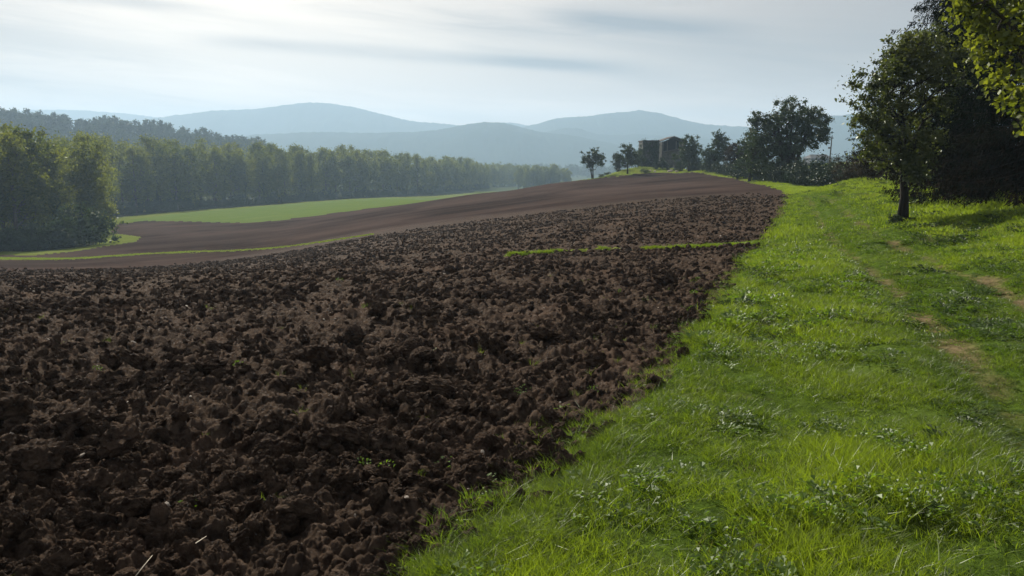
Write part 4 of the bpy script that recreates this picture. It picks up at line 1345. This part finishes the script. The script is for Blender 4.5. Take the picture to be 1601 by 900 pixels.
# bramble mound and boulders before the house
make_tree('bramble_mound', put(1033, 264, 141), tree_mesh(980, 2, [(0, 0, .5, 1.7, 1.2, 1.0), (.3, 0, 1.1, 1.0, .9, .8), (-.9, 0, .35, 1.0, .8, .6), (1.1, 0, .4, .9, .8, .7)], 60, 5600, .13, .30, .04, ML_IVY, .6, aspect=.7, shell=.4),
          'low dark bramble mound with a pointed top in front of the farmhouse', 'bramble')
BO = [clod_mesh(180 + i, 3) for i in range(2)]
for i, (px, py, Y, s, lab) in enumerate([(1048, 265, 136, .55, 'largest pale boulder in the grass before the farmhouse'), (1016, 267, 137, .35, 'small pale boulder left of the bramble mound'),
                                         (1024, 268, 136.5, .28, 'smallest pale boulder at the foot of the bramble mound'), (1058, 267, 134, .34, 'low pale boulder right of the largest one')]):
    X, Y_, Z = put(px, py, Y)
    o = bpy.data.objects.new('boulder', BO[i % 2].data.copy()); o.data.materials.clear(); o.data.materials.append(M_STONE); COL.objects.link(o)
    o.location = (X, Y_, Z + s * .25); o.scale = (s, s * .8, s * .8); o.rotation_euler = (0, 0, i); tag(o, lab, 'boulder')
for i, (px, py, Y, s, lab) in enumerate([(1008, 270, 134, .36, 'dark low bush on the field edge below the farmhouse'), (940, 276, 139, .30, 'small scruffy bush at the foot of the lone crest tree'), (950, 272, 143, .28, 'tiny bush on the skyline left of the evergreen block')]):
    X, Y_, Z = put(px, py, Y)
    make_tree('bush', (X, Y_, Z - .05), SH[i % 3], lab, 'bush', i, (s * 1.6, s * 1.6, s))

# ------------------------------------------------------------------ utility pole and far barn
X, Y, Z = put(1297, 262, 185)
pole = empty('utility_pole', (X, Y, Z))
tag(pole, 'slim wooden utility pole in the gap between the oak and the far conifer', 'utility pole')
s_ = 185 / FOC
m = MB(); m.tube([(-.15, 0, -.3), (0, 0, 3.5), (.12, 0, 7.2)], [.17, .15, .11], 10); m.build('pole', M_WOODW, pole)
m = MB(); m.box(-.55, .1, -.2, .2, 4.3, 4.7); m.build('transformer_box', M_WOODW, pole)
m = MB(); m.tube([(-.15, 0, 6.7), (-.15, 0, 6.95)], [.06, .05], 8); m.tube([(.35, 0, 6.7), (.35, 0, 6.95)], [.06, .05], 8); m.box(-.35, .55, -.05, .05, 6.6, 6.7); m.build('crossarm', M_WOODW, pole)
X, Y, Z = put(1287, 256, 300)
barn = empty('barn', (X, Y, Z - .3)); tag(barn, 'distant grey barn with a low roof beyond the yellowish field', 'barn')
M_GREY = m_plain('grey_render', (0.08, 0.08, 0.085), (0.12, 0.12, 0.125), 2, .9, .01)
M_SLATE = m_plain('grey_roof', (0.05, 0.05, 0.055), (0.08, 0.08, 0.085), 3, .8, .01)
m = MB(); m.box(-4.5, 3.2, 0, 8, -.5, 2.6); m.build('wall', M_GREY, barn)
m = MB(); V = [(-4.8, -.3, 2.55), (3.5, -.3, 2.55), (3.5, 8.3, 2.55), (-4.8, 8.3, 2.55), (-3.6, 4, 4.0), (2.4, 4, 4.0)]
m.add(V, [(3, 2, 1, 0), (0, 1, 5, 4), (1, 2, 5), (2, 3, 4, 5), (3, 0, 4)]); m.build('roof', M_SLATE, barn)
m = MB(); m.box(-1.6, .6, -.03, .1, -.3, 2.0); m.build('door', M_WOODW, barn)

# ------------------------------------------------------------------ small things in the foreground
M_STRAW = m_plain('dry_straw', (0.42, 0.36, 0.26), (0.60, 0.53, 0.42), 20, .6, .002)
for (a, b, lab) in (((290, 862), (323, 840), 'pale dry straw stalk lying on the clods near the bottom left'), ((207, 898), (238, 864), 'thinner darker straw stalk at the bottom left edge of the picture')):
    xa, ya = hit(*a); xb, yb = hit(*b)
    za, zb_ = ztop(np.array([xa]), np.array([ya]))[0] + .03, ztop(np.array([xb]), np.array([yb]))[0] + .035
    m = MB(); q0 = Vector((xa, ya, za)); q1 = Vector((xb, yb, zb_))
    m.tube([q0, q0.lerp(q1, .5) + Vector((0.004, 0, .006)), q1], [.0022, .002, .0012], 6)
    tag(m.build('straw_stalk', M_STRAW, smooth=True), lab, 'straw')

# ------------------------------------------------------------------ haze
m, t = mat_new('haze')
pv = t.n('ShaderNodeVolumePrincipled')
pv.inputs['Color'].default_value = (0.50, 0.70, 0.90, 1)
pv.inputs['Density'].default_value = 0.00044
pv.inputs['Anisotropy'].default_value = 0.32
o_ = t.n('ShaderNodeOutputMaterial'); t.l(pv.outputs[0], o_.inputs['Volume'])
mb = MB(); mb.box(-5000, 5000, -460, 3560, -32, 200)
hz_o = mb.build('haze', m); tag(hz_o, 'pale blue morning haze filling the valley', 'haze', kind='stuff')
